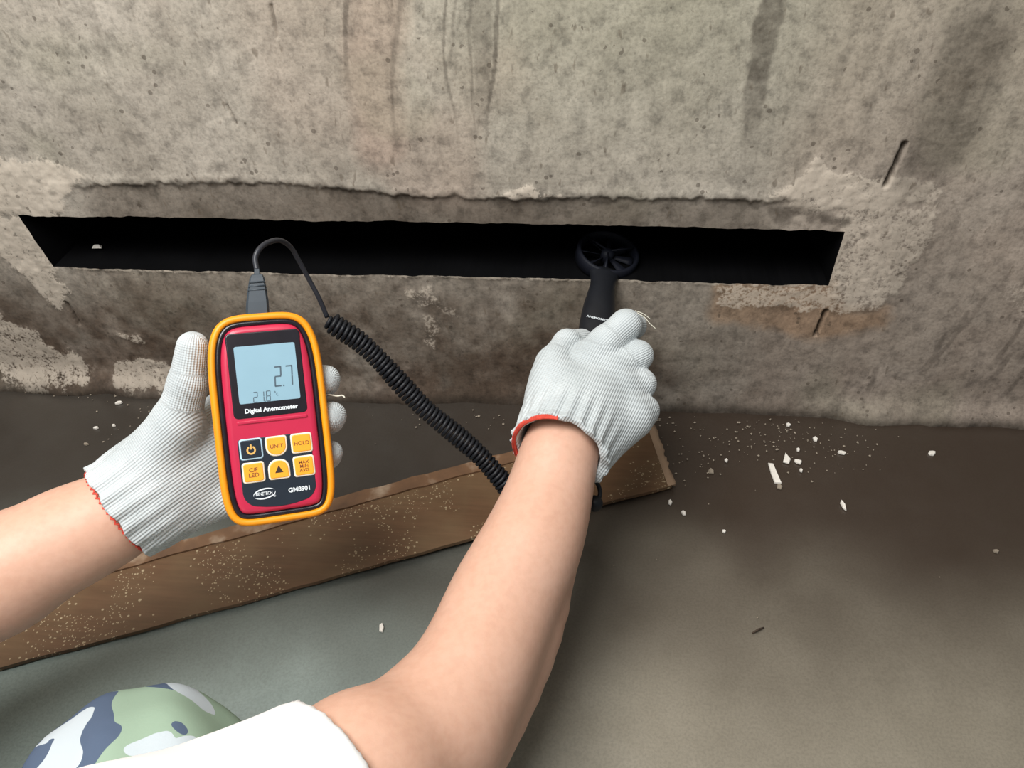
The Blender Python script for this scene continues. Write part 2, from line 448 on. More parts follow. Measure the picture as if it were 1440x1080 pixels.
# mortar swell along the floor
Y = Y - 0.02 * np.exp(-(Z / 0.022) ** 2) * (0.35 + 0.9 * fbm(X, Z, 14, 3, 21)) * (0.25 + 0.75 * (1 - sstep(-0.35, -0.1, X)) + 0.75 * sstep(0.25, 0.4, X))
def G(pts): return [W(*p) for p in pts]
nz = (fbm(X, Z, 45, 4, 31) - 0.5); nz2 = (fbm(X, Z, 14, 3, 41) - 0.5)
# saw cuts running out of the slot corners
cuts = [([(1272, 202), (1259, 232), (1245, 260)], 0.0028), ([(1162, 438), (1154, 456), (1147, 472)], 0.0022), ([(92, 425), (101, 440), (111, 456)], 0.0022),
        ([(381, 8), (386, 30), (389, 52)], 0.0016), ([(319, 148), (326, 160), (333, 174)], 0.0014)]
dark = np.zeros_like(X)
for pts, wd in cuts:
    d, t = seg_dist(X, Z, G(pts)); k = 1 - sstep(wd * 0.4, wd * 1.2, d + nz * 0.0006)
    Y = Y + 0.009 * k * (1 if wd > 0.002 else 0.3); dark = np.maximum(dark, k * (0.9 if wd > 0.002 else 0.5))
# drips and runs
def run(pts, wd, amt, seed=0):
    global dark
    d, t = seg_dist(X + nz2 * 0.01, Z, G(pts)); k = (1 - sstep(wd * 0.5, wd * 0.85, d + nz * wd * 0.8)) * (1 - 0.75 * sstep(0.6, 1.0, t))
    dark = np.maximum(dark, k * amt * (0.5 + fbm(X, Z, 50, 3, seed)))
run([(484, -40), (483, 30), (487, 70), (492, 150)], 0.0035, 0.5, 3)
run([(563, -40), (557, 60), (552, 140), (550, 210)], 0.003, 0.4, 4)
run([(628, -40), (627, 70), (634, 130), (645, 215)], 0.0022, 0.55, 5)
run([(641, -40), (640, 60), (636, 90)], 0.0025, 0.35, 5)
run([(661, -40), (664, 90), (668, 200)], 0.0022, 0.5, 6)
run([(681, -40), (678, 80), (680, 200)], 0.012, 0.38, 7)
run([(702, -40), (698, 70), (690, 140), (682, 215)], 0.0026, 0.62, 8)
run([(1098, -50), (1086, 20), (1072, 90), (1060, 150), (1056, 230)], 0.014, 0.66, 10)
run([(1110, -50), (1098, 20), (1082, 70)], 0.006, 0.4, 11)
run([(1058, 90), (1052, 150), (1049, 225)], 0.003, 0.5, 12)
run([(110, -40), (135, 60), (160, 115)], 0.008, 0.25, 13)
for i, (x0, y0, x1, y1) in enumerate([(1385, 420, 1280, 545), (1330, 470, 1290, 530), (1440, 450, 1390, 520), (1420, 500, 1370, 555), (1232, 520, 1215, 560), (1360, 440, 1330, 480), (1440, 520, 1400, 565)]):
    run([(x0, y0), ((x0 + x1) / 2 + 4, (y0 + y1) / 2), (x1, y1)], 0.0045, 0.42, 14 + i)
# soft darker diagonal area at the upper right
d, t = seg_dist(X + nz2 * 0.03, Z, G([(1375, 60), (1335, 140), (1290, 235)])); dark = np.maximum(dark, 0.6 * (1 - sstep(0.008, 0.05, d)))
d, t = seg_dist(X + nz2 * 0.03, Z, G([(1280, 300), (1320, 380), (1265, 440)])); dark = np.maximum(dark, 0.22 * (1 - sstep(0.01, 0.05, d)))
# dirt along the rough ledge and just under it
dark = np.maximum(dark, inband * 0.75 * np.exp(-((Z - ledge + 0.004) / 0.007) ** 2) * sstep(-0.10, 0.14, nz))
dark = np.maximum(dark, band * (0.20 + 0.9 * np.clip(nz, 0, 1)))
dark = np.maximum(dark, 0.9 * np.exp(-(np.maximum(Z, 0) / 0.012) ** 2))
for (x0, y0, r) in [(75, 272, 0.012), (1160, 305, 0.022), (1105, 300, 0.02), (1215, 330, 0.008), (330, 255, 0.012), (1190, 312, 0.012)]:
    gx, gz = W(x0, y0); dark = np.maximum(dark, 0.8 * (1 - sstep(0.2, 1.0, np.hypot(X - gx, (Z - gz) * 1.4) / r + nz * 2.4)))
# pale efflorescence
pale = np.zeros_like(X)
for pts, soft, amt in [
    ([(-60, 225), (20, 222), (70, 235), (108, 248), (98, 268), (90, 298), (20, 303), (-60, 312)], 0.014, 1.0),
    ([(-60, 310), (25, 305), (52, 345), (75, 378), (100, 410), (82, 432), (45, 400), (0, 360), (-60, 340)], 0.010, 0.9),
    ([(-60, 430), (0, 440), (60, 480), (130, 515), (130, 530), (60, 532), (-60, 505)], 0.016, 0.75),
    ([(165, 508), (200, 505), (245, 520), (238, 538), (170, 535)], 0.010, 0.8),
    ([(170, 470), (200, 472), (210, 485), (190, 482)], 0.006, 0.6),
    ([(1088, 275), (1110, 255), (1140, 245), (1150, 225), (1165, 240), (1240, 245), (1305, 262), (1310, 285), (1225, 300), (1150, 298)], 0.012, 0.9),
    ([(1170, 300), (1305, 285), (1310, 330), (1285, 370), (1255, 415), (1200, 425), (1168, 404), (1190, 325)], 0.012, 0.72),
    ([(1005, 404), (1165, 404), (1250, 418), (1235, 440), (1165, 438), (1010, 428)], 0.008, 0.65),
    ([(700, 275), (748, 260), (765, 268), (810, 276), (800, 283), (720, 282)], 0.005, 0.9),
    ([(560, 405), (600, 410), (650, 440), (640, 448), (590, 430)], 0.008, 0.45),
    ([(600, 440), (618, 450), (612, 490), (596, 480)], 0.006, 0.4),
    ([(1180, 585), (1300, 590), (1310, 600), (1180, 598)], 0.006, 0.6),
    ([(1380, 395), (1440, 400), (1500, 440), (1440, 440)], 0.02, 0.35)]:
    sd = poly_sd(X, Z, G(pts)); pale = np.maximum(pale, amt * (1 - sstep(-0.4, 0.7, sd / soft + nz * 2.6)))
# pale arris along the sill and right jamb
sill = BLz + (BRz - BLz) * np.clip((X - BLx) / (BRx - BLx), 0, 1)
ins = (X > BLx - 0.005) & (X < BRx + 0.004)
pale = np.maximum(pale, ins * np.exp(-((Z - sill) / 0.0035) ** 2) * np.clip(0.75 + nz * 4, 0, 1))
jamb = BRx + (TRx - BRx) * np.clip((Z - BRz) / (TRz - BRz), 0, 1)
pale = np.maximum(pale, ((Z > BRz) & (Z < TRz + 0.005)) * np.exp(-((X - jamb) / 0.005) ** 2) * 0.8)
Y = Y - pale * 0.0012 * (0.3 + 1.4 * fbm(X, Z, 130, 2, 51))
# lower wall dampness plus painted shade, and colour casts
damp_shade = (1 - sstep(0.04, 0.34, Z + nz2 * 0.16)) * (0.97 + 0.75 * nz2 + 0.8 * nz)
damp_shade = damp_shade * (1 - 0.38 * sstep(0.02, 0.14, X) - 0.36 * sstep(0.16, 0.36, X))
damp_shade = np.clip(damp_shade + band * 0.5, 0, 1)
pk = np.zeros_like(X); gr = np.zeros_like(X)
d, t = seg_dist(X + nz2 * 0.02, Z, G([(520, -60), (525, 60), (530, 200)])); pk = np.maximum(pk, 1 - sstep(0.015, 0.05, d))
d, t = seg_dist(X + nz2 * 0.05, Z, G([(420, -60), (440, 130)])); pk = np.maximum(pk, 0.4 * (1 - sstep(0.02, 0.10, d)))
pk = np.maximum(pk, 0.45 * sstep(W(1080, 100)[0], W(1200, 100)[0], X))
gr = np.exp(-((X - W(900, 100)[0]) / 0.28) ** 2) * sstep(0.25, 0.5, Z)
pk = np.maximum(pk, sstep(0.5, 0.68, fbm(X, Z, 6, 3, 71)) * 0.55); gr = np.maximum(gr, sstep(0.5, 0.66, fbm(X, Z, 5, 3, 72)) * 0.6)
gr = np.maximum(gr, 0.5 * np.exp(-((X - W(230, 430)[0]) / 0.1) ** 2 - ((Z - W(230, 430)[1]) / 0.06) ** 2))
oc = 0.7 * (1 - sstep(0.0, 0.02, poly_sd(X, Z, G([(1010, 405), (1160, 408), (1170, 450), (1240, 440), (1240, 455), (1160, 470), (1010, 440)])) + nz * 0.02))
nx, nzv = X.shape
idx = np.arange(nx * nzv).reshape(nx, nzv)
# slot reveals: the boundary of the hole goes straight back into the wall
q = np.stack([idx[:-1, :-1], idx[1:, :-1], idx[1:, 1:], idx[:-1, 1:]], -1)
keep = np.ones(q.shape[:2], bool); keep[il:ir, jb:jt] = False
faces = q[keep]
co = np.stack([X, Y, Z], -1).reshape(-1, 3)
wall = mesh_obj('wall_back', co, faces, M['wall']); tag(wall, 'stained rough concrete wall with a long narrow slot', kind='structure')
for nm, arrs in (('stain_shade', (pale, dark, damp_shade)), ('tint', (pk, gr, oc))):
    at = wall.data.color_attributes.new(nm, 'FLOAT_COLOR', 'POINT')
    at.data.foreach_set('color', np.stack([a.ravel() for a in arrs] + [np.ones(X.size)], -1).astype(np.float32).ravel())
# black duct behind the slot: rim follows the hole, five faces
ring = [idx[i, jb] for i in range(il, ir)] + [idx[ir, j] for j in range(jb, jt)] + [idx[i, jt] for i in range(ir, il, -1)] + [idx[il, j] for j in range(jt, jb, -1)]
rv = co[ring]; n = len(ring)
back = rv.copy(); back[:, 1] = SLOT_DEPTH
thick = rv.copy(); thick[:, 1] += 0.001
vs = np.concatenate([rv, back]); fs = [(k, (k + 1) % n, n + (k + 1) % n, n + k) for k in range(n)] + [tuple(range(n, 2 * n))]
duct = mesh_obj('slot_lining', vs, fs, M['black_lining'], wall, smooth=False)
for (px, py, L) in [(1122, 366, 0.055), (735, 362, 0.30)]:
    pass

# ------------------------------------------------------------------ floor
fx = axis([-2.2, -0.8, 1.0, 1.9], [20, 300, 18]); fy = axis([-2.4, -0.72, 0.01], [20, 160])
A, B = np.meshgrid(fx, fy, indexing='ij')
zf = (fbm(A, B, 6, 3, 61) - 0.5) * 0.004 + (fbm(A, B, 40, 3, 62) - 0.5) * 0.0008
floor_damp_shade = sstep(-0.46, -0.17, B + (fbm(A, B, 5, 3, 63) - 0.5) * 0.22)  # wetness and painted shade, both growing towards the wall
fi = np.arange(A.size).reshape(A.shape)
fq = np.stack([fi[:-1, :-1], fi[1:, :-1], fi[1:, 1:], fi[:-1, 1:]], -1).reshape(-1, 4)
floor = mesh_obj('floor', np.stack([A, B, zf], -1).reshape(-1, 3), fq, M['floor']); tag(floor, 'smooth dark wet cement floor', kind='structure')
for nm, a_ in (('damp_shade', floor_damp_shade), ('grey_sheen', 1 - sstep(-0.25, 0.1, A + (fbm(A, B, 4, 3, 64) - 0.5) * 0.25))):
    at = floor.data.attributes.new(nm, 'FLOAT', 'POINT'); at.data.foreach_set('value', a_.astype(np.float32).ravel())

# ------------------------------------------------------------------ brown board on the floor
def board():
    zt = 0.0085
    e0, e1 = on_floor(945, 683, zt), on_floor(0, 937, zt)       # near edge
    g0, g1 = on_floor(915, 598, zt), on_floor(150, 801, zt)     # far edge
    u = (e1 - e0).normalized(); L = (e1 - e0).length + 0.45
    ug = (g1 - g0).normalized()
    root = empty('board', (e0 + g0) / 2); root.location.z = 0.003
    tag(root, 'long brown board speckled with pale splashes lying askew on the floor', 'board')
    base = root.location.copy()
    def slab(name, near, far, z0, z1, mat, bow=0.002, nseg=60, jag=0.0008):
        vs = []; 
        for i in range(nseg + 1):
            s = i / nseg
            j = lambda k: (random.random() - 0.5) * 2 * jag
            a = near(s); b = far(s); dz = bow * math.sin(s * 9)
            a = a + (a - b).normalized() * j(0); b = b + (b - a).normalized() * j(0)
            for p, z in ((a, z0), (a, z1), (b, z1), (b, z0)): vs.append(Vector((p.x, p.y, max(z + dz, 0.002) if z == z0 else z + dz)) - base)
        fs = []
        for i in range(nseg):
            for k in range(4):
                k2 = (k + 1) % 4; fs.append((4 * i + k, 4 * i + k2, 4 * i + 4 + k2, 4 * i + 4 + k))
        fs += [(3, 2, 1, 0), tuple(range(4 * nseg, 4 * nseg + 4))]
        o = mesh_obj(name, vs, fs, mat, root, smooth=False)
        return o
    near = lambda s: e0 + u * L * s
    far = lambda s: g0 + ug * L * s
    slab('panel', near, far, 0.004, 0.0085, M['board'])
    # folded lip along the far edge and pale torn film at the end
    slab('folded_lip', lambda s: far(s * 0.97 + 0.02) + (near(s) - far(s)).normalized() * 0.004, lambda s: far(s * 0.97 + 0.02) - (near(s) - far(s)).normalized() * 0.014, 0.003, 0.0108, M['board_lip'], jag=0.0012)
    vs, fs = [], []
    for i in range(25):
        s = i / 24; p = e0.lerp(g0, s); out = -u
        wv = 0.003 + 0.004 * random.random()
        for k, (o, z) in enumerate(((0.005, 0.0092), (0.0, 0.0098), (-wv, 0.008 + 0.002 * random.random()), (-wv, 0.006), (0.0, 0.0088))):
            vs.append(p - out * o + Vector((0, 0, z - p.z)) - base)
    for i in range(24):
        for k in range(4): fs.append((5 * i + k, 5 * i + k + 1, 5 * i + 6 + k, 5 * i + 5 + k))
    o = mesh_obj('torn_film_edge', vs, fs, M['film'], root)
t = NT('board_lip'); g = t.noise(30, 4); t.set(t.ramp(g, [(0.3, srgb(96, 72, 54)), (0.55, srgb(118, 88, 64)), (0.74, srgb(170, 150, 128))]), 0.4); M['board_lip'] = t.m
board()

# ------------------------------------------------------------------ plaster chips
def chip(px, py, wpx, hpx, ang, label, mat='chip', name='plaster_chip', group=None, cat='chip', thick=0.0025, z=0.0, pts=None, seed=0):
    c = on_floor(px, py, z) if z >= 0 else on_wall(px, py)
    dep = (c - CP).dot(CF); s = dep / F
    r = random.Random(seed + int(px * 7 + py))
    n = 7 if wpx > 9 else 5
    if pts is None:
        pts = [(math.cos(2 * math.pi * k / n) * (0.8 + 0.35 * r.random()) * 0.5, math.sin(2 * math.pi * k / n) * (0.8 + 0.35 * r.random()) * 0.5) for k in range(n)]
    n = len(pts); ca, sa = math.cos(math.radians(ang)), math.sin(math.radians(ang))
    vs = []
    for lvl, sc in ((0.0, 1.0), (thick * 0.7, 0.97), (thick, 0.8)):
        for (a, b) in pts:
            a, b = a * wpx * s * sc, b * hpx * s * 1.35 * sc
            vs.append((a * ca - b * sa, a * sa + b * ca, lvl + (r.random() - 0.5) * thick * 0.25 * (lvl > 0)))
    fs = [tuple(range(n))[::-1], tuple(range(2 * n, 3 * n))]
    for l in (0, 1):
        for k in range(n): fs.append((l * n + k, l * n + (k + 1) % n, l * n + n + (k + 1) % n, l * n + n + k))
    o = mesh_obj(name, vs, fs, M[mat], smooth=False); o.location = (c.x, c.y, max(c.z, 0) + 0.001)
    tag(o, label, cat, group); return o
SL = [(-0.42, 0.5), (0.1, 0.47), (0.42, -0.48), (-0.28, -0.46), (-0.4, 0)]
TR = [(0.05, 0.5), (0.5, -0.1), (0.2, -0.5), (-0.45, -0.35)]
G1 = 'plaster chips on the floor'
chip(1089, 667, 13, 29, 2, 'largest white plaster chip, a long upright sliver on the floor', group=G1, pts=SL)
chip(1105, 646, 12, 15, 0, 'kite shaped white plaster chip just above the long sliver', group=G1, pts=TR)
chip(1122, 651, 11, 6, -25, 'small white flake lying just beyond the kite shaped chip', group=G1)
chip(1126, 663, 5, 5, 0, 'tiny white speck of plaster below the flake beside the kite shaped chip', group=G1)
chip(1183, 638, 13, 5, -12, 'thin flat white sliver lying crosswise near the wall', group=G1)
chip(1310, 639, 12, 6, 30, 'lone white flake on the bare floor at the right', group=G1)
chip(1108, 599, 7, 6, 0, 'white crumb closest to the wall above the kite shaped chip', group=G1)
chip(1146, 619, 7, 7, 0, 'round grey white crumb near the wall between larger chips', group=G1)
chip(1185, 712, 6, 14, 8, 'narrow upright white splinter alone on the middle of the floor', group=G1)
chip(1096, 686, 9, 7, 0, 'dull grey crumb touching the lower end of the long sliver', group=G1, mat='crumb')
chip(942, 708, 6, 7, 0, 'white crumb just below the torn right corner of the brown board', group=G1)
chip(961, 723, 6, 8, 20, 'white crumb a little farther out from the torn corner of the brown board', group=G1)
chip(1018, 749, 6, 5, 0, 'small white speck alone on the dark floor below the long sliver', group=G1)
chip(1400, 777, 8, 5, 0, 'small grey crumb alone on the floor by the right border', group=G1, mat='crumb')
chip(1000, 664, 8, 7, 20, 'dull grey flake right of the brown board end', group=G1, mat='crumb')
chip(1122, 634, 5, 6, 0, 'small white grain between the wall and the flake', group=G1)
chip(1021, 649, 5, 5, 0, 'white speck halfway from the brown board end to the long sliver', group=G1)
chip(537, 884, 8, 13, 12, 'pale splinter lying alone on the floor left of the bare right arm', group=G1)
chip(168, 568, 11, 4, 20, 'flat pale flake on the floor beyond the left glove thumb', group=G1)
chip(136, 603, 8, 4, 0, 'pale flake on the floor left of the left glove', group=G1)
chip(122, 626, 7, 3, 0, 'faint grey flake on the floor just above the left glove cuff', group=G1, mat='crumb')
chip(161, 600, 5, 4, 0, 'small pale crumb beside the left glove', group=G1)
def twig():
    c = on_floor(1066, 887, 0.0015)
    v, f = lathe_path([c + Vector((-0.006, -0.003, 0)), c + Vector((0, 0.0005, 0.0012)), c + Vector((0.006, 0.004, 0))], [0.0007, 0.0011, 0.0006], 7)
    o = mesh_obj('twig', v, f, M['twig']); tag(o, 'tiny dark twig on the pale lower right of the floor', 'twig')
twig()
# countless fine crumbs swept against the wall
def crumbs():
    vs, fs = [], []
    def add(c, s):
        b = len(vs); r = [0.6 + 0.7 * random.random() for _ in range(6)]
        for k, d in enumerate(((1, 0, 0), (0, 1, 0), (-1, 0, 0), (0, -1, 0), (0, 0, 0.8), (0, 0, -0.3))):
            vs.append(c + Vector(d) * s * r[k])
        for k in range(4): fs.append((b + k, b + (k + 1) % 4, b + 4)); fs.append((b + (k + 1) % 4, b + k, b + 5))
    for (cx, cy, sx, sy, n) in ((1090, 615, 75, 22, 120), (1010, 610, 60, 25, 60), (215, 590, 45, 28, 60), (960, 640, 40, 30, 30), (800, 590, 200, 8, 60), (170, 552, 60, 6, 30), (1180, 650, 40, 20, 20), (1000, 720, 300, 90, 20)):
        for _ in range(n):
            px, py = random.gauss(cx, sx), random.gauss(cy, sy)
            c = on_floor(px, py, 0.0012)
            if c.y > -0.012 or c.y < -0.5: continue
            add(c, random.choice((0.0006, 0.0008, 0.0011, 0.0016)))
    o = mesh_obj('plaster_crumbs', vs, fs, M['crumb'], smooth=False); tag(o, 'fine pale plaster crumbs scattered along the foot of the wall', 'crumbs', kind='stuff')
crumbs()
def ledge_chip():
    c = on_wall(141, 357, 0.04); c.z = BLz + 0.004
    sc = 0.006
    vs = [(-sc, -sc * .5, 0), (sc * 1.1, -sc * .4, 0), (sc * .7, sc * .6, 0), (-sc * .6, sc * .5, 0), (-sc * .5, 0, sc * .6), (sc * .6, -.1 * sc, sc * .7)]
    fs = [(3, 2, 1, 0), (0, 1, 5, 4), (1, 2, 5), (2, 3, 4, 5), (3, 0, 4)]
    o = mesh_obj('plaster_chip', vs, fs, M['chip'], smooth=False); o.location = c; tag(o, 'pale chip lying inside the left end of the black slot', 'chip')
ledge_chip()

# ------------------------------------------------------------------ anemometer
MD = 0.59; MC = P(382, 587, MD); MM = MD / F                    # metres per photo pixel at the meter
def meter_matrix():
    a = math.radians(6.3)
    zz = (CP - MC).normalized()
    yy = -CR * math.sin(a) + CU * math.cos(a); yy = (yy - zz * yy.dot(zz)).normalized(); xx = yy.cross(zz)
    m = Matrix.Identity(4)
    for i in range(3): m[i][0], m[i][1], m[i][2], m[i][3] = xx[i], yy[i], zz[i], MC[i]
    return m
MX = meter_matrix()
meter = empty('anemometer', MC, MX)
tag(meter, 'digital anemometer in crimson case with amber rubber bumper, held in the left glove', 'anemometer')
def outline(a, b, ntop=4.3, nbot=6.0, N=96):
    q = []
    for k in range(2000):
        t = 2 * math.pi * k / 2000
        c, s = math.cos(t), math.sin(t); n = ntop if s > 0 else nbot
        q.append((a * math.copysign(abs(c) ** (2 / n), c), b * math.copysign(abs(s) ** (2 / n), s)))
    q = np.array(q); d = np.r_[0, np.cumsum(np.hypot(*(np.roll(q, -1, 0) - q).T))]
    s = np.linspace(0, d[-1], N, endpoint=False); qq = np.vstack([q, q[:1]])
    return np.stack([np.interp(s, d, qq[:, 0]), np.interp(s, d, qq[:, 1])], 1)
def inset(q, r):
    t = np.roll(q, -1, 0) - np.roll(q, 1, 0); t /= np.linalg.norm(t, axis=1)[:, None]
    return q + np.stack([-t[:, 1], t[:, 0]], 1) * r            # counter-clockwise outline: inwards
def loft(name, q, levels, mat, parent, cap0=False, cap1=True, M_=None, smooth=True):
    vs, fs, N = [], [], len(q)
    for r, z in levels:
        for x, y in inset(q, r): vs.append((x, y, z))
    for l in range(len(levels) - 1):
        for k in range(N):
            k2 = (k + 1) % N; fs.append((l * N + k, l * N + k2, l * N + N + k2, l * N + N + k))
    if cap0: fs.append(tuple(range(N))[::-1])
    if cap1: fs.append(tuple(range((len(levels) - 1) * N, len(levels) * N)))
    o = mesh_obj(name, vs, fs, mat, None, smooth)
    if cap1: o.data.polygons[len(o.data.polygons) - 1].use_smooth = False
    o.parent = parent; return o
def rrect(x0, x1, y0, y1, r, n=5, bulge_bottom=0.0, bulge_top=0.0):
    q = []
    rs = r if hasattr(r, '__len__') else (r,) * 4               # br, tr, tl, bl
    for (cx, cy, a0, rr) in ((x1 - rs[0], y0 + rs[0], -90, rs[0]), (x1 - rs[1], y1 - rs[1], 0, rs[1]), (x0 + rs[2], y1 - rs[2], 90, rs[2]), (x0 + rs[3], y0 + rs[3], 180, rs[3])):
        for k in range(n + 1):
            a = math.radians(a0 + 90 * k / n); q.append([cx + rr * math.cos(a), cy + rr * math.sin(a)])
    q = np.array(q); 
    # insert samples on the long bottom and top edges so they can bulge
    out = []
    for i in range(len(q)):
        a, b = q[i], q[(i + 1) % len(q)]; out.append(a)
        if np.linalg.norm(b - a) > 8 * MM:
            for s in (0.2, 0.4, 0.6, 0.8): out.append(a + (b - a) * s)
    q = np.array(out); xm, hw = (x0 + x1) / 2, (x1 - x0) / 2; ym = (y0 + y1) / 2
    w_ = np.clip(1 - ((q[:, 0] - xm) / hw) ** 2, 0, 1)
    q[:, 1] += np.where(q[:, 1] < ym, -bulge_bottom, bulge_top) * w_
    return q
def rectpx(u0, u1, v0, v1, r, **k):                            # photo-pixel units, v downwards
    return rrect(u0 * MM, u1 * MM, -v1 * MM, -v0 * MM, (tuple(a * MM for a in r) if hasattr(r, '__len__') else r * MM), **{a: b * MM for a, b in k.items()})
mmz = 0.001
OUT = outline(78 * MM, 148.5 * MM)
px = MM
loft('rubber_bumper', OUT, [(9 * px, -19 * mmz), (3 * px, -18 * mmz), (0, -14 * mmz), (0, -3.5 * mmz), (1.5 * px, -1.0 * mmz), (4 * px, 0), (7.5 * px, 0), (10 * px, -1.2 * mmz), (10.6 * px, -5 * mmz)], M['yellow'], meter, cap0=True, cap1=False)
loft('dark_bezel', OUT, [(10.3 * px, -5 * mmz), (10.5 * px, -1.6 * mmz), (12 * px, -0.9 * mmz), (15.5 * px, -1.0 * mmz), (17.5 * px, -2.2 * mmz), (17.6 * px, -5 * mmz)], M['bezel'], meter, cap1=False)
face = loft('crimson_case', OUT, [(17.2 * px, -5 * mmz), (17.6 * px, -1.4 * mmz), (19 * px, -0.2 * mmz), (22 * px, 0.6 * mmz), (25 * px, 0.9 * mmz)], M['red'], meter)
Z0 = 0.9 * mmz
win = loft('display_window', rectpx(-49, 49, -121, -3, 6), [(-1.2 * px, Z0 - 0.4 * mmz), (-0.4 * px, Z0 + 0.25 * mmz), (0.8 * px, Z0 + 0.3 * mmz)], M['bezel'], meter)
loft('window_ridge', rectpx(-47, 49, 0, 6, 2.5), [(0, Z0 - 0.3 * mmz), (0.8 * px, Z0 + 0.7 * mmz), (2 * px, Z0 + 0.9 * mmz)], M['red'], face)
lcd = loft('liquid_crystal_display', rectpx(-40.5, 42, -103, -22.5, 3), [(0, Z0), (0.3 * px, Z0 + 0.5 * mmz)], M['lcd'], win)
SEG = {'2': 'abged', '7': 'abcf', '1': 'bc', '8': 'abcdefg', '0': 'abcdef'}
SEG['7'] = 'abc'
def digits(text, u, v, h, wd, th, gap, z, slant=0.06):
    vs, fs = [], []
    def quad(pts):
        b = len(vs)
        for (a, c) in pts: vs.append(((u + a + slant * (h / 2 - c)) * px, -(v + c) * px, z))
        fs.append((b, b + 1, b + 2, b + 3)[::-1])
    x = 0
    for ch in text:
        if ch == '.':
            quad([(x - gap * 0.75, h - th), (x - gap * 0.75 + th, h - th), (x - gap * 0.75 + th, h), (x - gap * 0.75, h)]); continue
        e = 0.12 * th + 0.5
        seg = {'a': (x + e, 0, x + wd - e, th), 'd': (x + e, h - th, x + wd - e, h), 'g': (x + e, h / 2 - th / 2, x + wd - e, h / 2 + th / 2),
               'f': (x, e, x + th, h / 2 - e / 2), 'b': (x + wd - th, e, x + wd, h / 2 - e / 2), 'e': (x, h / 2 + e / 2, x + th, h - e), 'c': (x + wd - th, h / 2 + e / 2, x + wd, h - e)}
        for s in SEG[ch]:
            x0, y0, x1, y1 = seg[s]; quad([(x0, y0), (x1, y0), (x1, y1), (x0, y1)])
        x += wd + gap
    return vs, fs
def text_mesh(name, body, u, v, size, mat, parent, z, align='CENTER', sx=1.0, bold=0.0, M_=None):
    c = bpy.data.curves.new(name, 'FONT'); c.body = body; c.size = size; c.align_x = align; c.align_y = 'CENTER'
    c.offset = bold; c.extrude = 0.00006; c.resolution_u = 3; c.space_line = 0.86
    t_ = bpy.data.objects.new(name, c); COL.objects.link(t_)
    dg = bpy.context.evaluated_depsgraph_get(); me = bpy.data.meshes.new_from_object(t_.evaluated_get(dg))
    bpy.data.objects.remove(t_); me.materials.clear(); me.materials.append(mat); me.name = name
    me.transform((M_ if M_ is not None else Matrix.Translation((u * px, -v * px, z))) @ Matrix.Diagonal((sx, 1, 1, 1)))
    o = bpy.data.objects.new(name, me); COL.objects.link(o)
    o.parent = parent; return o
zd = Z0 + 0.56 * mmz
v_, f_ = digits('2.7', 9.5, -71, 29, 10, 2.0, 5.2, zd); mesh_obj('speed_reading', v_, f_, M['segment'], None, False).parent = win
v_, f_ = digits('21.8', -21.5, -38, 15, 6.2, 1.1, 2.4, zd); mesh_obj('temperature_reading', v_, f_, M['segment'], None, False).parent = win
text_mesh('unit_sign', '\u00b0c', 9.5, -32.5, 9 * px, M['segment'], win, zd, sx=0.75, bold=0.00005)
text_mesh('display_caption', 'Digital Anemometer', 1.0, -12, 8.6 * px, M['white_print'], win, Z0 + 0.35 * mmz, bold=0.00014)
pad = loft('keypad_panel', rectpx(-49, 50, 26, 116, (15, 4, 4, 15), bulge_bottom=9), [(0, Z0 - 0.4 * mmz), (0.3 * px, Z0 + 0.15 * mmz), (1 * px, Z0 + 0.2 * mmz)], M['panel'], meter)
Zp = Z0 + 0.2 * mmz
def key(u, v, w_, h_, r, rim, fill, legend, lm, size, lname='button'):
    rr = r
    k = loft('button', rectpx(u - w_ / 2 + 2.2, u + w_ / 2 - 2.2, v - h_ / 2 + 2.2, v + h_ / 2 - 2.2, tuple(max(2.2, a - 1.2) for a in rr)), [(-0.6 * px, Zp), (0, Zp + 0.75 * mmz), (0.5 * px, Zp + 0.95 * mmz), (1.1 * px, Zp + 1.0 * mmz)], M[fill], meter)
    loft('button_rim', rectpx(u - w_ / 2, u + w_ / 2, v - h_ / 2, v + h_ / 2, rr), [(0, Zp - 0.1 * mmz), (0.5 * px, Zp + 0.5 * mmz), (2.0 * px, Zp + 0.6 * mmz)], M[rim], k)
    if legend: text_mesh('legend', legend, u, v + 0.3, size * px, M[lm], k, Zp + 1.02 * mmz, bold=0.00006)
    return k
c1, c2, c3, r1, r2 = -31.7, 2.2, 36.4, 40.6, 73.2
kp = key(c1, r1, 31, 29.5, (4, 4, 4, 4), 'key_rim_blue', 'panel', None, None, 0); tag(kp, 'dark power key')
# power sign
vs, fs = [], []
for k in range(23):
    a = math.radians(90 + 30 + 300 * k / 22)
    for r in (3.9, 6.2): vs.append(((c1 + math.cos(a) * r) * px, (-(r1 + 1.5) + math.sin(a) * r) * px, Zp + 1.05 * mmz))
for k in range(22): fs.append((2 * k, 2 * k + 1, 2 * k + 3, 2 * k + 2))
b = len(vs)
for a, c in ((-1.1, 1), (1.1, 1), (1.1, 8), (-1.1, 8)): vs.append(((c1 + a) * px, (-(r1 + 1.5) + c) * px, Zp + 1.05 * mmz))
fs.append((b, b + 1, b + 2, b + 3))
mesh_obj('power_sign', vs, fs, M['gold_print'], None, False).parent = kp
key(c2, r1, 29.5, 28.5, (13, 4, 4, 13), 'key_rim', 'orange', 'UNIT', 'ink', 7.6)
key(c3, r1, 29.5, 28.5, (4, 4, 4, 4), 'key_rim', 'orange', 'HOLD', 'ink', 7.6)
key(c1, r2, 30, 29, (4, 4, 4, 4), 'key_rim', 'orange', 'C/F\nLED', 'ink', 8.2)
ku = key(c2, r2, 29.5, 28.5, (4, 13, 13, 4), 'key_rim', 'orange', None, None, 0)
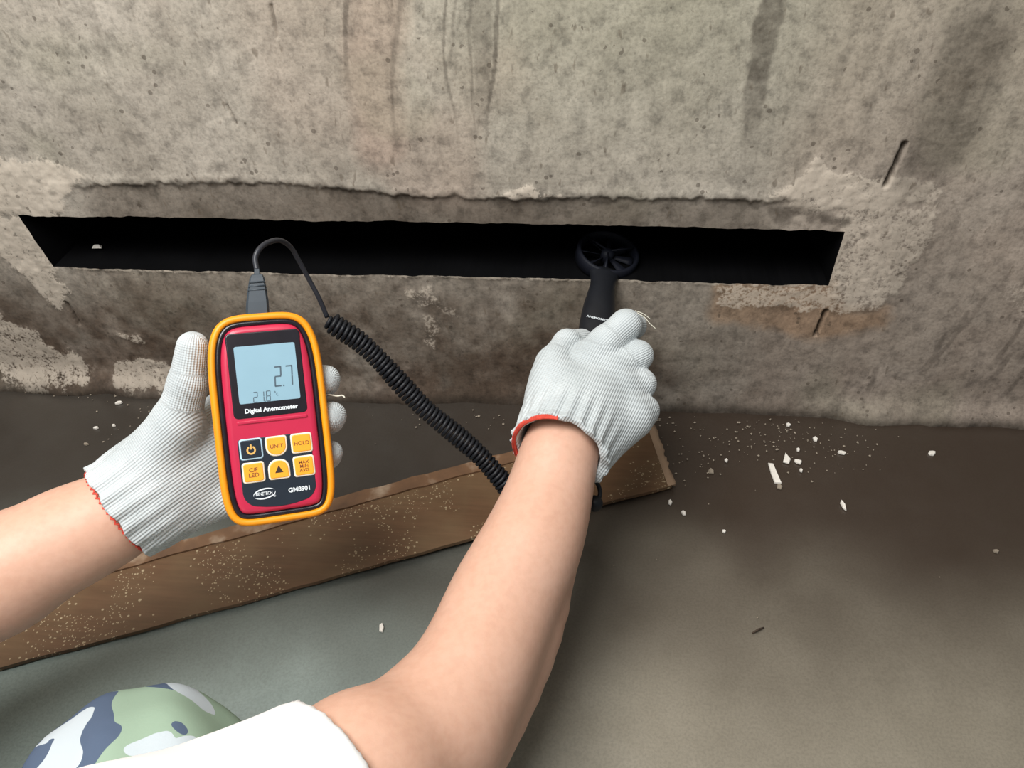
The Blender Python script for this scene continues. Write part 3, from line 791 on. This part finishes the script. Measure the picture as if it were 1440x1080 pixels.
mesh_obj('arrow_sign', [((c2 - 5.6) * px, -(r2 + 5) * px, Zp + 1.05 * mmz), ((c2 + 5.6) * px, -(r2 + 5) * px, Zp + 1.05 * mmz), (c2 * px, -(r2 - 5.5) * px, Zp + 1.05 * mmz)], [(0, 1, 2)], M['ink_dark'], None, False).parent = ku
key(c3, r2, 29.5, 29.5, (4, 4, 4, 4), 'key_rim', 'orange', 'MAX\nMIN\nAVG', 'ink', 6.6)
text_mesh('model_lettering', 'GM8901', 27, 105, 8.8 * px, M['white_print'], pad, Zp + 0.05 * mmz, bold=0.00013)
text_mesh('maker_lettering', 'BENETECH', -21, 104.5, 6.4 * px, M['white_print'], pad, Zp + 0.05 * mmz, sx=0.72, bold=0.00006)
text_mesh('registered_sign', '\u00ae', -7.5, 109.5, 4.5 * px, M['white_print'], pad, Zp + 0.05 * mmz)
vs, fs = [], []
for sgn in (1, -1):                                             # two swooshes round the maker's name
    b = len(vs); n = 15
    for k in range(n):
        a = math.radians((20 + 165 * k / (n - 1)) if sgn > 0 else (200 + 165 * k / (n - 1)))
        th = 1.9 * math.sin(math.pi * k / (n - 1)) + 0.15
        for rr in (0, th):
            x, y = math.cos(a) * (15 - rr), math.sin(a) * (7.6 - rr)
            t_ = math.radians(6); vs.append(((-20.5 + x * math.cos(t_) - y * math.sin(t_)) * px, (-104.5 + x * math.sin(t_) + y * math.cos(t_)) * px, Zp + 0.05 * mmz))
    for k in range(n - 1): fs.append((b + 2 * k, b + 2 * k + 2, b + 2 * k + 3, b + 2 * k + 1))
mesh_obj('maker_emblem', vs, fs, M['white_print'], None, False).parent = pad

# ------------------------------------------------------------------ probe with its vane head
A0, C0 = P(820, 585, 0.738), P(848, 397, 0.862)
ax = (C0 - A0).normalized(); 
LEN = (C0 - A0).length
nrm = (-(CF) - ax * (-(CF)).dot(ax)).normalized()               # faces the reader of the handle lettering
sd = nrm.cross(ax).normalized()
if sd.dot(CR) < 0: sd = -sd
probe = empty('vane_probe', A0)
tag(probe, 'black vane probe gripped in the right glove, its round head inside the slot', 'probe')
def loc(p): return p - A0
st = [(-0.012, .008, .007), (0.0, .0125, .0105), (0.02, .0155, .0125), (LEN * 0.45, .0175, .0135), (LEN * 0.62, .0185, .014), (LEN * 0.78, .0178, .0135), (LEN * 0.9, .0150, .0115), (LEN * 0.985, .0133, .0105), (LEN + 0.006, .0140, .010), (LEN + 0.016, .018, .009)]
vs, fs, n = [], [], 24
ss = np.array([s[0] for s in st]); T = np.linspace(ss[0], ss[-1], 36)
RX = np.interp(T, ss, [s[1] for s in st]); RY = np.interp(T, ss, [s[2] for s in st])
for k_ in range(3):
    RX[1:-1] = (RX[:-2] + 2 * RX[1:-1] + RX[2:]) / 4; RY[1:-1] = (RY[:-2] + 2 * RY[1:-1] + RY[2:]) / 4
for t_, rx, ry in zip(T, RX, RY):
    for k in range(n):
        a = 2 * math.pi * k / n; vs.append(ax * t_ + sd * rx * math.cos(a) + nrm * ry * math.sin(a))
for i in range(len(T) - 1):
    for k in range(n): fs.append((i * n + k, i * n + (k + 1) % n, i * n + n + (k + 1) % n, i * n + n + k))
fs += [tuple(range(n))[::-1], tuple(range((len(T) - 1) * n, len(T) * n))]
handle = mesh_obj('handle', vs, fs, M['probe'], probe)
hm = Matrix.Identity(4)
tp = A0 * 0 + ax * (LEN * 0.62) + nrm * 0.0146
for i in range(3): hm[i][0], hm[i][1], hm[i][2], hm[i][3] = sd[i], ax[i], nrm[i], tp[i]
text_mesh('lettering', 'ANEMOMETER', 0, 0, 0.0042, M['white_print'], handle, 0, M_=hm, bold=0.00006)
RV = 0.034; vc = ax * (LEN + 0.012 + RV)
vs, fs, n = [], [], 48
prof = [(RV, -.009), (RV + .0025, -.0075), (RV + .0025, .0075), (RV, .009), (RV - .0015, .0085), (RV - .003, 0.0), (RV - .0015, -.0085)]
for k in range(n):
    a = 2 * math.pi * k / n; e = sd * math.cos(a) + ax * math.sin(a)
    for r, z in prof: vs.append(vc + e * r + nrm * z)
m_ = len(prof)
for k in range(n):
    for j in range(m_): fs.append((k * m_ + j, k * m_ + (j + 1) % m_, ((k + 1) % n) * m_ + (j + 1) % m_, ((k + 1) % n) * m_ + j))
mesh_obj('vane_ring', vs, fs, M['vane'], probe)
v_, f_ = lathe_path([vc - nrm * .008, vc - nrm * .0065, vc + nrm * .0065, vc + nrm * .009], [.004, .0075, .0075, .003], 20); mesh_obj('hub', v_, f_, M['vane'], probe)
for k in range(3):
    a = 2 * math.pi * k / 3 + 0.5; e = sd * math.cos(a) + ax * math.sin(a)
    v_, f_ = lathe_path([vc + e * .004 + nrm * .0078, vc + e * (RV - .0005) + nrm * .0078], [.0013, .0013], 8); mesh_obj('guard_spoke', v_, f_, M['vane'], probe)
for k in range(8):
    a = 2 * math.pi * k / 8; e = sd * math.cos(a) + ax * math.sin(a); g = -sd * math.sin(a) + ax * math.cos(a)
    vs = []
    for s in range(5):
        r = .0068 + (RV - .0105) * s / 4; wd = .004 + .006 * s / 4; tw = math.radians(50 - 22 * s / 4)
        d = g * math.cos(tw) + nrm * math.sin(tw) * 0.9
        for sg in (-1, 1):
            for th in (-.0004, .0004): vs.append(vc + e * r + d * wd * 0.5 * sg + nrm * th)
    fs = []
    for s in range(4):
        b = 4 * s
        fs += [(b, b + 2, b + 6, b + 4), (b + 1, b + 5, b + 7, b + 3), (b, b + 4, b + 5, b + 1), (b + 2, b + 3, b + 7, b + 6)]
    fs += [(0, 1, 3, 2), (16, 18, 19, 17)]
    mesh_obj('vane_blade', vs, fs, M['vane'], probe)

# ------------------------------------------------------------------ coiled cord from the meter to the probe
cord = empty('coiled_cord', P(595, 570, 0.70))
tag(cord, 'black coiled cord hanging between the meter plug and the probe in the right glove', 'cord')
cb = cord.location.copy()
# plug standing on the top edge of the meter
pl = [(-6, -147), (-7.5, -168), (-9.5, -197)]
def mloc(u, v, z): return MX @ Vector((u * MM, -v * MM, z))
vs, fs = [], []
pu = lambda v: -3 + (-154 - v) * .088
sect = [(pu(v), v, hw, hz) for v, hw, hz in ((-146.5, 16.3, .0062), (-165, 15.2, .006), (-188, 12.2, .0054), (-199, 10.2, .0046), (-204, 8, .0036), (-205.5, 5, .0026), (-206, 4.0, .0022), (-213, 3.6, .002))]
for (u, v, hw, hz) in sect:
    for (a, c) in ((-1, -.6), (-.8, -1), (.8, -1), (1, -.6), (1, .6), (.8, 1), (-.8, 1), (-1, .6)): vs.append(mloc(u + a * hw, v, -.0095 + c * hz) - cb)
for i in range(len(sect) - 1):
    for k in range(8): fs.append((8 * i + k, 8 * i + (k + 1) % 8, 8 * i + 8 + (k + 1) % 8, 8 * i + 8 + k))
fs += [tuple(range(8))[::-1], tuple(range(8 * len(sect) - 8, 8 * len(sect)))]
plug = mesh_obj('plug', vs, fs, M['grey_plug'], cord, smooth=False); tag(plug, 'grey plug')
for k in range(3):                                              # grip ridges
    v = -182 - 5.5 * k; u = pu(v); hw = 12.7 - 0.95 * k
    q = [mloc(u - hw, v, -.0042) - cb, mloc(u + hw, v, -.0042) - cb]
    v_, f_ = lathe_path(q, [.0007, .0007], 6); mesh_obj('grip_ridge', v_, f_, M['grey_plug'], plug)
top = mloc(pu(-212), -212, -.0095)
loop = [top, P(359, 363, .603), P(365, 350, .606), P(377, 341, .615), P(394, 338, .63), P(409, 348, .645), P(420, 366, .655), P(434, 392, .665), P(448, 418, .672), P(460, 446, .68)]
tube('lead', [q - cb for q in loop], .0021, M['grey_wire'], cord)
cpts = [P(462, 450, .682), P(478, 462, .685), P(505, 480, .69), P(535, 508, .696), P(565, 541, .70), P(600, 577, .705), P(640, 610, .71), P(675, 641, .715), P(705, 675, .72), P(730, 706, .725), P(765, 722, .725)]
sp = spline(cpts, 40)
L = np.r_[0, np.cumsum([(sp[i + 1] - sp[i]).length for i in range(len(sp) - 1)])]
turns = int(L[-1] / 0.0043); per = 12; N = turns * per
Q, prev = [], None
uu = None
for i in range(N + 1):
    s = L[-1] * i / N; j = min(int(np.searchsorted(L, s, 'right')) - 1, len(sp) - 2)
    p = sp[j].lerp(sp[j + 1], (s - L[j]) / max(1e-9, L[j + 1] - L[j]))
    t_ = (sp[min(j + 3, len(sp) - 1)] - sp[max(j - 3, 0)]).normalized()
    uu = t_.orthogonal().normalized() if uu is None else (uu - t_ * uu.dot(t_)).normalized()
    ww = t_.cross(uu); a = 2 * math.pi * i / per
    r = .0077 * (1 + 0.05 * math.sin(s * 90)) * min(1, 0.35 + i / 14)
    Q.append(p + (uu * math.cos(a) + ww * math.sin(a)) * r - cb)
v_, f_ = lathe_path(Q, [.0019] * len(Q), 8); mesh_obj('coil', v_, f_, M['black_wire'], cord)
tube('tail', [q - cb for q in (P(765, 722, .725), P(800, 722, .715), P(832, 711, .708), P(843, 698, .708), P(842, 684, .708), P(834, 670, .71), P(824, 640, .722), P(819, 600, .735), A0 - ax * .008)], .0021, M['black_wire'], cord)
bl = P(836, 708, .705) - cb
vs, fs, n = [], [], 16
tx_ = (P(845, 708, .707) - P(818, 708, .707)).normalized()
v_, f_ = lathe_path([bl - tx_ * .0075, bl - tx_ * .006, bl - tx_ * .003, bl, bl + tx_ * .003, bl + tx_ * .006, bl + tx_ * .0075], [.002, .0052, .0072, .0077, .0072, .0052, .002], 18); mesh_obj('cord_stop', v_, f_, M['black_wire'], cord)

# ------------------------------------------------------------------ the person: arms, gloves, shirt, knee
V3 = lambda p: np.array(p, np.float32)
def PP(px, py, d, r): return (V3(P(px, py, d)), r)
def dense(ch, n=3):
    q = np.array([np.r_[c, r_] for c, r_ in ch]); q = np.vstack([2 * q[0] - q[1], q, 2 * q[-1] - q[-2]]); out = []
    for i in range(1, len(q) - 2):
        for k in range(n):
            t = k / n
            v = 0.5 * (2 * q[i] + (q[i + 1] - q[i - 1]) * t + (2 * q[i - 1] - 5 * q[i] + 4 * q[i + 1] - q[i + 2]) * t * t + (3 * q[i] - q[i - 1] - 3 * q[i + 1] + q[i + 2]) * t ** 3)
            out.append((V3(v[:3]), float(v[3])))
    return out + [ch[-1]]
RW = [PP(812, 585, .722, .026), PP(795, 615, .702, .0285), PP(786, 640, .692, .0325), PP(769, 705, .672, .0365), PP(746, 768, .648, .0405), PP(710, 840, .622, .0425), PP(683, 905, .596, .0425), PP(655, 962, .57, .0435), PP(606, 1036, .54, .0485)]
E_R = RW[-1][0]
S_R = V3(P(100, 1395, .37))
RU = [RW[-1], (E_R + .25 * (S_R - E_R) + V3((0, 0, .006)), .0535), (E_R + .5 * (S_R - E_R) + V3((0, 0, .006)), .057)]
LW = [PP(200, 700, .632, .026), PP(165, 722, .626, .029), PP(150, 732, .622, .0315), PP(90, 760, .612, .0365), PP(0, 808, .598, .0425), PP(-120, 872, .58, .046), PP(-260, 950, .56, .046)]
E_L = LW[-1][0]
S_L = S_R + V3((-0.37, -0.03, 0.01))
NECK = (S_R + S_L) / 2 + V3((-.02, -0.06, 0.06)); HEAD = NECK + V3((-.01, 0.02, 0.135))
PELV = (S_R + S_L) / 2 + V3((0.0, -0.36, -0.08))
K_R = V3(P(197, 1146, .555))
print('joints', E_R, S_R, K_R, E_L, S_L, HEAD, PELV)
def body_fn(p):
    d = chain(p, dense(RW), .008)
    # flexor ridge along the little-finger side of the forearm
    d = smin(d, chain(p, dense([PP(793, 720, .682, .016), PP(778, 775, .668, .0200), PP(760, 850, .643, .0235), PP(731, 925, .616, .0260), PP(690, 1000, .587, .0285), PP(640, 1075, .553, .032)], 2), .006), .008)
    u = chain(p, RU + [(S_R, .06)], .012); d = smin(d, u, .014)
    d = smin(d, chain(p, LW + [(S_L, .055)], .02), .012)
    t_ = smin(cone(p, S_R + V3((-.03, 0, -.02)), S_L + V3((.03, 0, -.02)), .07, .07), cone(p, (S_R + S_L) / 2 + V3((0, -.08, -.05)), PELV, .13, .13), .06)
    d = smin(d, t_, .03)
    d = smin(d, cone(p, NECK + V3((0, -.03, -.03)), HEAD, .06, .055), .03)
    h = ellipsoid(p, HEAD + V3((0, .01, .02)), (.077, .092, .098))
    h = smin(h, ellipsoid(p, HEAD + V3((0, .055, -.05)), (.055, .05, .06)), .03)
    h = smin(h, cone(p, HEAD + V3((0, .098, .012)), HEAD + V3((0, .122, -.02)), .008, .013), .012)          # nose
    for s in (-1, 1):
        h = smin(h, ellipsoid(p, HEAD + V3((s * .079, -.002, 0)), (.01, .02, .032)), .006)                 # ears
        h = smin(h, ellipsoid(p, HEAD + V3((s * .03, .088, .03)), (.024, .012, .008)), .01)                # brow
        h = np.maximum(h, -(ellipsoid(p, HEAD + V3((s * .031, .108, .012)), (.016, .012, .009))))          # eye hollow
        h = smin(h, ellipsoid(p, HEAD + V3((s * .031, .089, .011)), (.013, .012, .011)), .002)             # eye
    h = smin(h, ellipsoid(p, HEAD + V3((0, .098, -.053)), (.024, .012, .006)), .006)                       # lips
    h = smin(h, ellipsoid(p, HEAD + V3((0, .096, -.066)), (.020, .012, .006)), .006)
    return smin(d, h, .015)
allp = np.array([j[0] for j in RW + RU + LW] + [S_R, S_L, PELV, HEAD])
person = sdf_obj('person', body_fn, allp.min(0) - .17, allp.max(0) + .17, .005, M['skin'], None, 2)
tag(person, 'person in white t-shirt, camouflage trousers and white knit gloves reaching toward the wall slot', 'person')
# hair cap
def hair_fn(p):
    d = ellipsoid(p, HEAD + V3((0, .004, .03)), (.084, .097, .10)); d = np.maximum(d, (p[..., 1] - HEAD[1] - .05) * .8 - (p[..., 2] - HEAD[2] - .06) * .5)
    d = np.maximum(d, -(p[..., 2] - HEAD[2] + .02)); return d
sdf_obj('hair', hair_fn, HEAD - .13, HEAD + .16, .005, M['hair'], person)
# shirt
sa = (E_R - S_R) / np.linalg.norm(E_R - S_R); SLV = S_R + .65 * (E_R - S_R); SLI = S_R + .77 * (E_R - S_R)
def shirt_fn(p):
    base = cone(p, S_R, SLI, .082, .067)
    bl_ = cone(p, S_L, S_L + (E_L - S_L) * .55, .085, .07)
    fade = np.clip(-((p - SLV) @ sa) / .06, .15, 1)
    t_ = smin(cone(p, S_R + V3((-.03, 0, -.02)), S_L + V3((.03, 0, -.02)), .085, .085), cone(p, (S_R + S_L) / 2 + V3((0, -.08, -.05)), PELV, .15, .155), .07)
    fold = .0022 * np.sin(p[..., 0] * 95 + p[..., 2] * 60) + .0015 * np.sin(p[..., 1] * 140 - p[..., 0] * 50)
    d = smin(smin(base, t_, .06), bl_, .06) + fold * fade
    d = np.maximum(d, ((p - SLV) @ sa))                      # sleeve hem
    ins = cone(p, S_R, SLI, .060, .0578)
    near = ((p - SLV) @ sa) > -.012
    d = np.where(near, np.maximum(d, -ins), d)
    la = (E_L - S_L) / np.linalg.norm(E_L - S_L)
    cut = (p - (S_L + (E_L - S_L) * .55)) @ la
    d = np.maximum(d, np.where(p[..., 0] < S_L[0] + .02, cut, -1))
    return np.maximum(d, -(np.sqrt(((p - NECK - V3((0, .015, .03))) ** 2).sum(-1)) - .075))
sdf_obj('t_shirt', shirt_fn, np.minimum(S_L, PELV) - .2, np.array([max(S_R[0], SLV[0]) + .14, max(S_R[1], SLV[1]) + .14, S_R[2] + .2]), .0045, M['shirt'], person, 2)
# trousers: right knee on the floor, left knee raised out of frame
A_R = K_R + V3((-.02, -.40, -.02)); A_R[2] = .06
K_L = S_L + V3((-.02, .12, -.10)); A_L = V3((K_L[0], K_L[1] - .08, .09))
HR, HL = PELV + V3((.09, 0, -.04)), PELV + V3((-.09, 0, -.04))
def trouser_fn(p):
    d = smin(cone(p, HR, K_R, .098, .081), cone(p, K_R, A_R, .078, .05), .03)
    d = smin(d, smin(cone(p, HL, K_L, .095, .072), cone(p, K_L, A_L, .07, .055), .03), .05)
    d = smin(d, cone(p, HR, HL, .11, .11), .05)
    fold = .0016 * np.sin(p[..., 0] * 110 + p[..., 1] * 80) + .0014 * np.sin(p[..., 2] * 130 + p[..., 0] * 60)
    d = d + fold
    return np.maximum(d, -(p[..., 2] - .003))
pp = np.array([HR, HL, K_R, K_L, A_R, A_L])
sdf_obj('trousers', trouser_fn, pp.min(0) - .15, pp.max(0) + .15, .006, M['camo'], person, 2)

def make_glove(palm, palm_axis, fingers, cuff, label, ribs, trim_arc, yarn):
    c0, c1, r0, r1 = cuff; axs = c1 - c0; clen = np.linalg.norm(axs); axs /= clen
    e1 = np.cross(axs, [0, 0, 1.0]); e1 /= np.linalg.norm(e1); e2 = np.cross(axs, e1)
    js = [j[0] for ch in palm + fingers for j in ch] + [c0, c1]
    def fn(p):
        d = None
        for ch in palm:
            c = chain(p, ch, .006); d = c if d is None else smin(d, c, .014)
        q = p - c0.astype(np.float32); tt = q @ axs.astype(np.float32)
        th = np.arctan2(q @ e2.astype(np.float32), q @ e1.astype(np.float32))
        cu = cone(p, c0 - axs * .0, c1, r0, r1)
        cu = cu - np.cos(th * ribs) * .0015 * np.clip((.05 - tt) / .02, 0, 1) - .0025 * np.clip(1 - tt / .008, 0, 1)
        d = smin(d, cu, .016)
        f_ = None
        for ch in fingers:
            c = chain(p, ch, .005); f_ = c if f_ is None else smin(f_, c, .0035)
        d = smin(d, f_, .009)
        d = np.maximum(d, -tt + .0012 * np.sin(th * 9))
        ins = cone(p, c0 - axs * .012, c0 + axs * .05, r0 - .0035, min(r0, r1) - .006)
        return np.maximum(d, -ins)
    js = np.array(js)
    o = sdf_obj('glove', fn, js.min(0) - .052, js.max(0) + .052, .0016, M['glove'], person, 1)
    n = len(o.data.vertices); co = np.zeros(n * 3); o.data.vertices.foreach_get('co', co); co = co.reshape(-1, 3)
    best = np.full(n, 9.0); U = np.zeros((n, 3))
    bones = [(a[0], b[0], (a[1] + b[1]) / 2, 0) for ch in palm for a, b in zip(ch[:-1], ch[1:])]
    bones += [(a[0], b[0], (a[1] + b[1]) / 2, 1 + i * (ci == 0) + (ci > 0)) for ci, ch in enumerate(fingers) for i, (a, b) in enumerate(zip(ch[:-1], ch[1:]))]
    pa = palm_axis / np.linalg.norm(palm_axis)
    vw = V3(-CF); pac = np.cross(pa, vw); pac /= np.linalg.norm(pac)
    for a, b, r, fing in bones:
        ab = b - a; l2 = ab @ ab; t_ = np.clip((co - a) @ ab / l2, 0, 1); q = co - a - t_[:, None] * ab
        dd = np.linalg.norm(q, axis=1) - r; k = dd + (0.006 if fing else 0) < best
        if fing > 1:
            ab_ = ab / math.sqrt(l2); x1 = np.cross(ab_, vw); x1 /= np.linalg.norm(x1) + 1e-9; x2 = np.cross(ab_, x1)
            uu_ = np.arctan2(q @ x2, q @ x1) * r; vv_ = (co - a) @ ab_
        else:
            uu_ = co @ pac; vv_ = co @ pa
        U[k, 0] = uu_[k]; U[k, 1] = vv_[k]; best[k] = dd[k] + (0.006 if fing else 0)
    at = o.data.attributes.new('knit', 'FLOAT_VECTOR', 'POINT'); at.data.foreach_set('vector', U.astype(np.float32).ravel())
    # red overlock stitching round the opening
    rad = r0 - .0012; N = 150; q = []
    a0, a1 = trim_arc
    for i in range(N + 1):
        a = math.radians(a0 + (a1 - a0) * i / N)
        wv = .0011 * math.sin(i * 2.1)
        q.append(Vector(c0 + (e1 * math.cos(a) + e2 * math.sin(a)) * (rad + .0006 * math.cos(i * 2.1)) + axs * (wv - .0005)))
    v_, f_ = lathe_path(q, [yarn] * len(q), 7); s_ = mesh_obj('cuff_stitching', v_, f_, M['red_yarn'], o)
    tag(s_, 'red stitching round the cuff')
    tag(o, label); return o
# left glove: open hand behind the meter
Lp = [[PP(200, 698, .632, .031), PP(300, 590, .652, .0165)], [PP(205, 700, .632, .030), PP(322, 620, .654, .0165)], [PP(215, 712, .632, .029), PP(330, 655, .652, .016)],
      [PP(225, 722, .630, .025), PP(318, 700, .645, .016)], [PP(198, 668, .625, .029), PP(250, 600, .616, .020)], [PP(230, 690, .628, .027), PP(290, 640, .640, .022)]]
Lf = [[PP(225, 640, .617, .021), PP(250, 592, .610, .0185), PP(264, 540, .602, .0145), PP(271, 488, .597, .0122)],
      [PP(300, 590, .650, .0145), PP(345, 528, .652, .0125), PP(385, 500, .645, .0115)],
      [PP(322, 620, .652, .0145), PP(405, 560, .655, .0128), PP(455, 536, .636, .0122), PP(459, 533, .622, .0112)],
      [PP(330, 655, .650, .0140), PP(410, 605, .653, .0125), PP(462, 588, .632, .0124), PP(467, 585, .620, .0116)],
      [PP(325, 695, .645, .0130), PP(408, 655, .648, .0115), PP(460, 640, .630, .0108), PP(466, 636, .621, .0092)]]
gl = make_glove(Lp, V3(P(330, 600, .65)) - V3(P(200, 700, .63)), Lf, (V3(P(165, 719, .622)), V3(P(222, 682, .634)), .040, .037), 'white knit glove holding the meter', 18, (0, 360), .0009)
# right glove: back of the hand, fingers closed round the probe
Rp = [[PP(800, 605, .708, .033), PP(822, 525, .738, .020)], [PP(805, 605, .706, .032), PP(852, 528, .737, .019)], [PP(812, 608, .705, .031), PP(872, 548, .732, .018)],
      [PP(818, 612, .702, .028), PP(882, 582, .724, .018)], [PP(778, 590, .706, .027), PP(778, 535, .722, .021)], [PP(890, 590, .720, .018), PP(838, 640, .694, .014)]]
Rf = [[PP(772, 555, .716, .020), PP(778, 512, .733, .0165), PP(797, 482, .752, .0128), PP(818, 478, .772, .0115)],
      [PP(822, 512, .738, .019), PP(852, 482, .745, .0165), PP(880, 457, .750, .0148), PP(890, 458, .776, .0128), PP(868, 470, .797, .0118)],
      [PP(852, 522, .738, .018), PP(897, 500, .748, .0142), PP(894, 500, .776, .0126), PP(866, 505, .792, .0115)],
      [PP(872, 546, .733, .0172), PP(901, 540, .742, .0142), PP(898, 541, .770, .0125), PP(866, 546, .785, .0115)],
      [PP(882, 580, .725, .0168), PP(906, 577, .732, .0135), PP(900, 578, .760, .0118), PP(872, 580, .772, .0108)]]
gr_ = make_glove(Rp, V3(P(860, 500, .74)) - V3(P(805, 600, .705)), Rf, (V3(P(785, 636, .682)), V3(P(808, 580, .722)), .0425, .040), 'white knit glove gripping the probe', 22, (150, 268), .0019)
tube('loose_thread', [P(455, 556, .618), P(463, 555, .618), P(474, 557, .619), P(481, 556, .619), P(485, 559, .619)], .0006, M['thread'], gl, 6, 5)
tube('loose_thread', [P(896, 440, .752), P(906, 446, .752), P(914, 455, .752), P(922, 462, .752)], .0004, M['thread'], gr_, 6, 5)
tube('loose_thread', [P(893, 437, .752), P(904, 441, .75), P(915, 449, .75)], .00035, M['thread'], gr_, 6, 5)
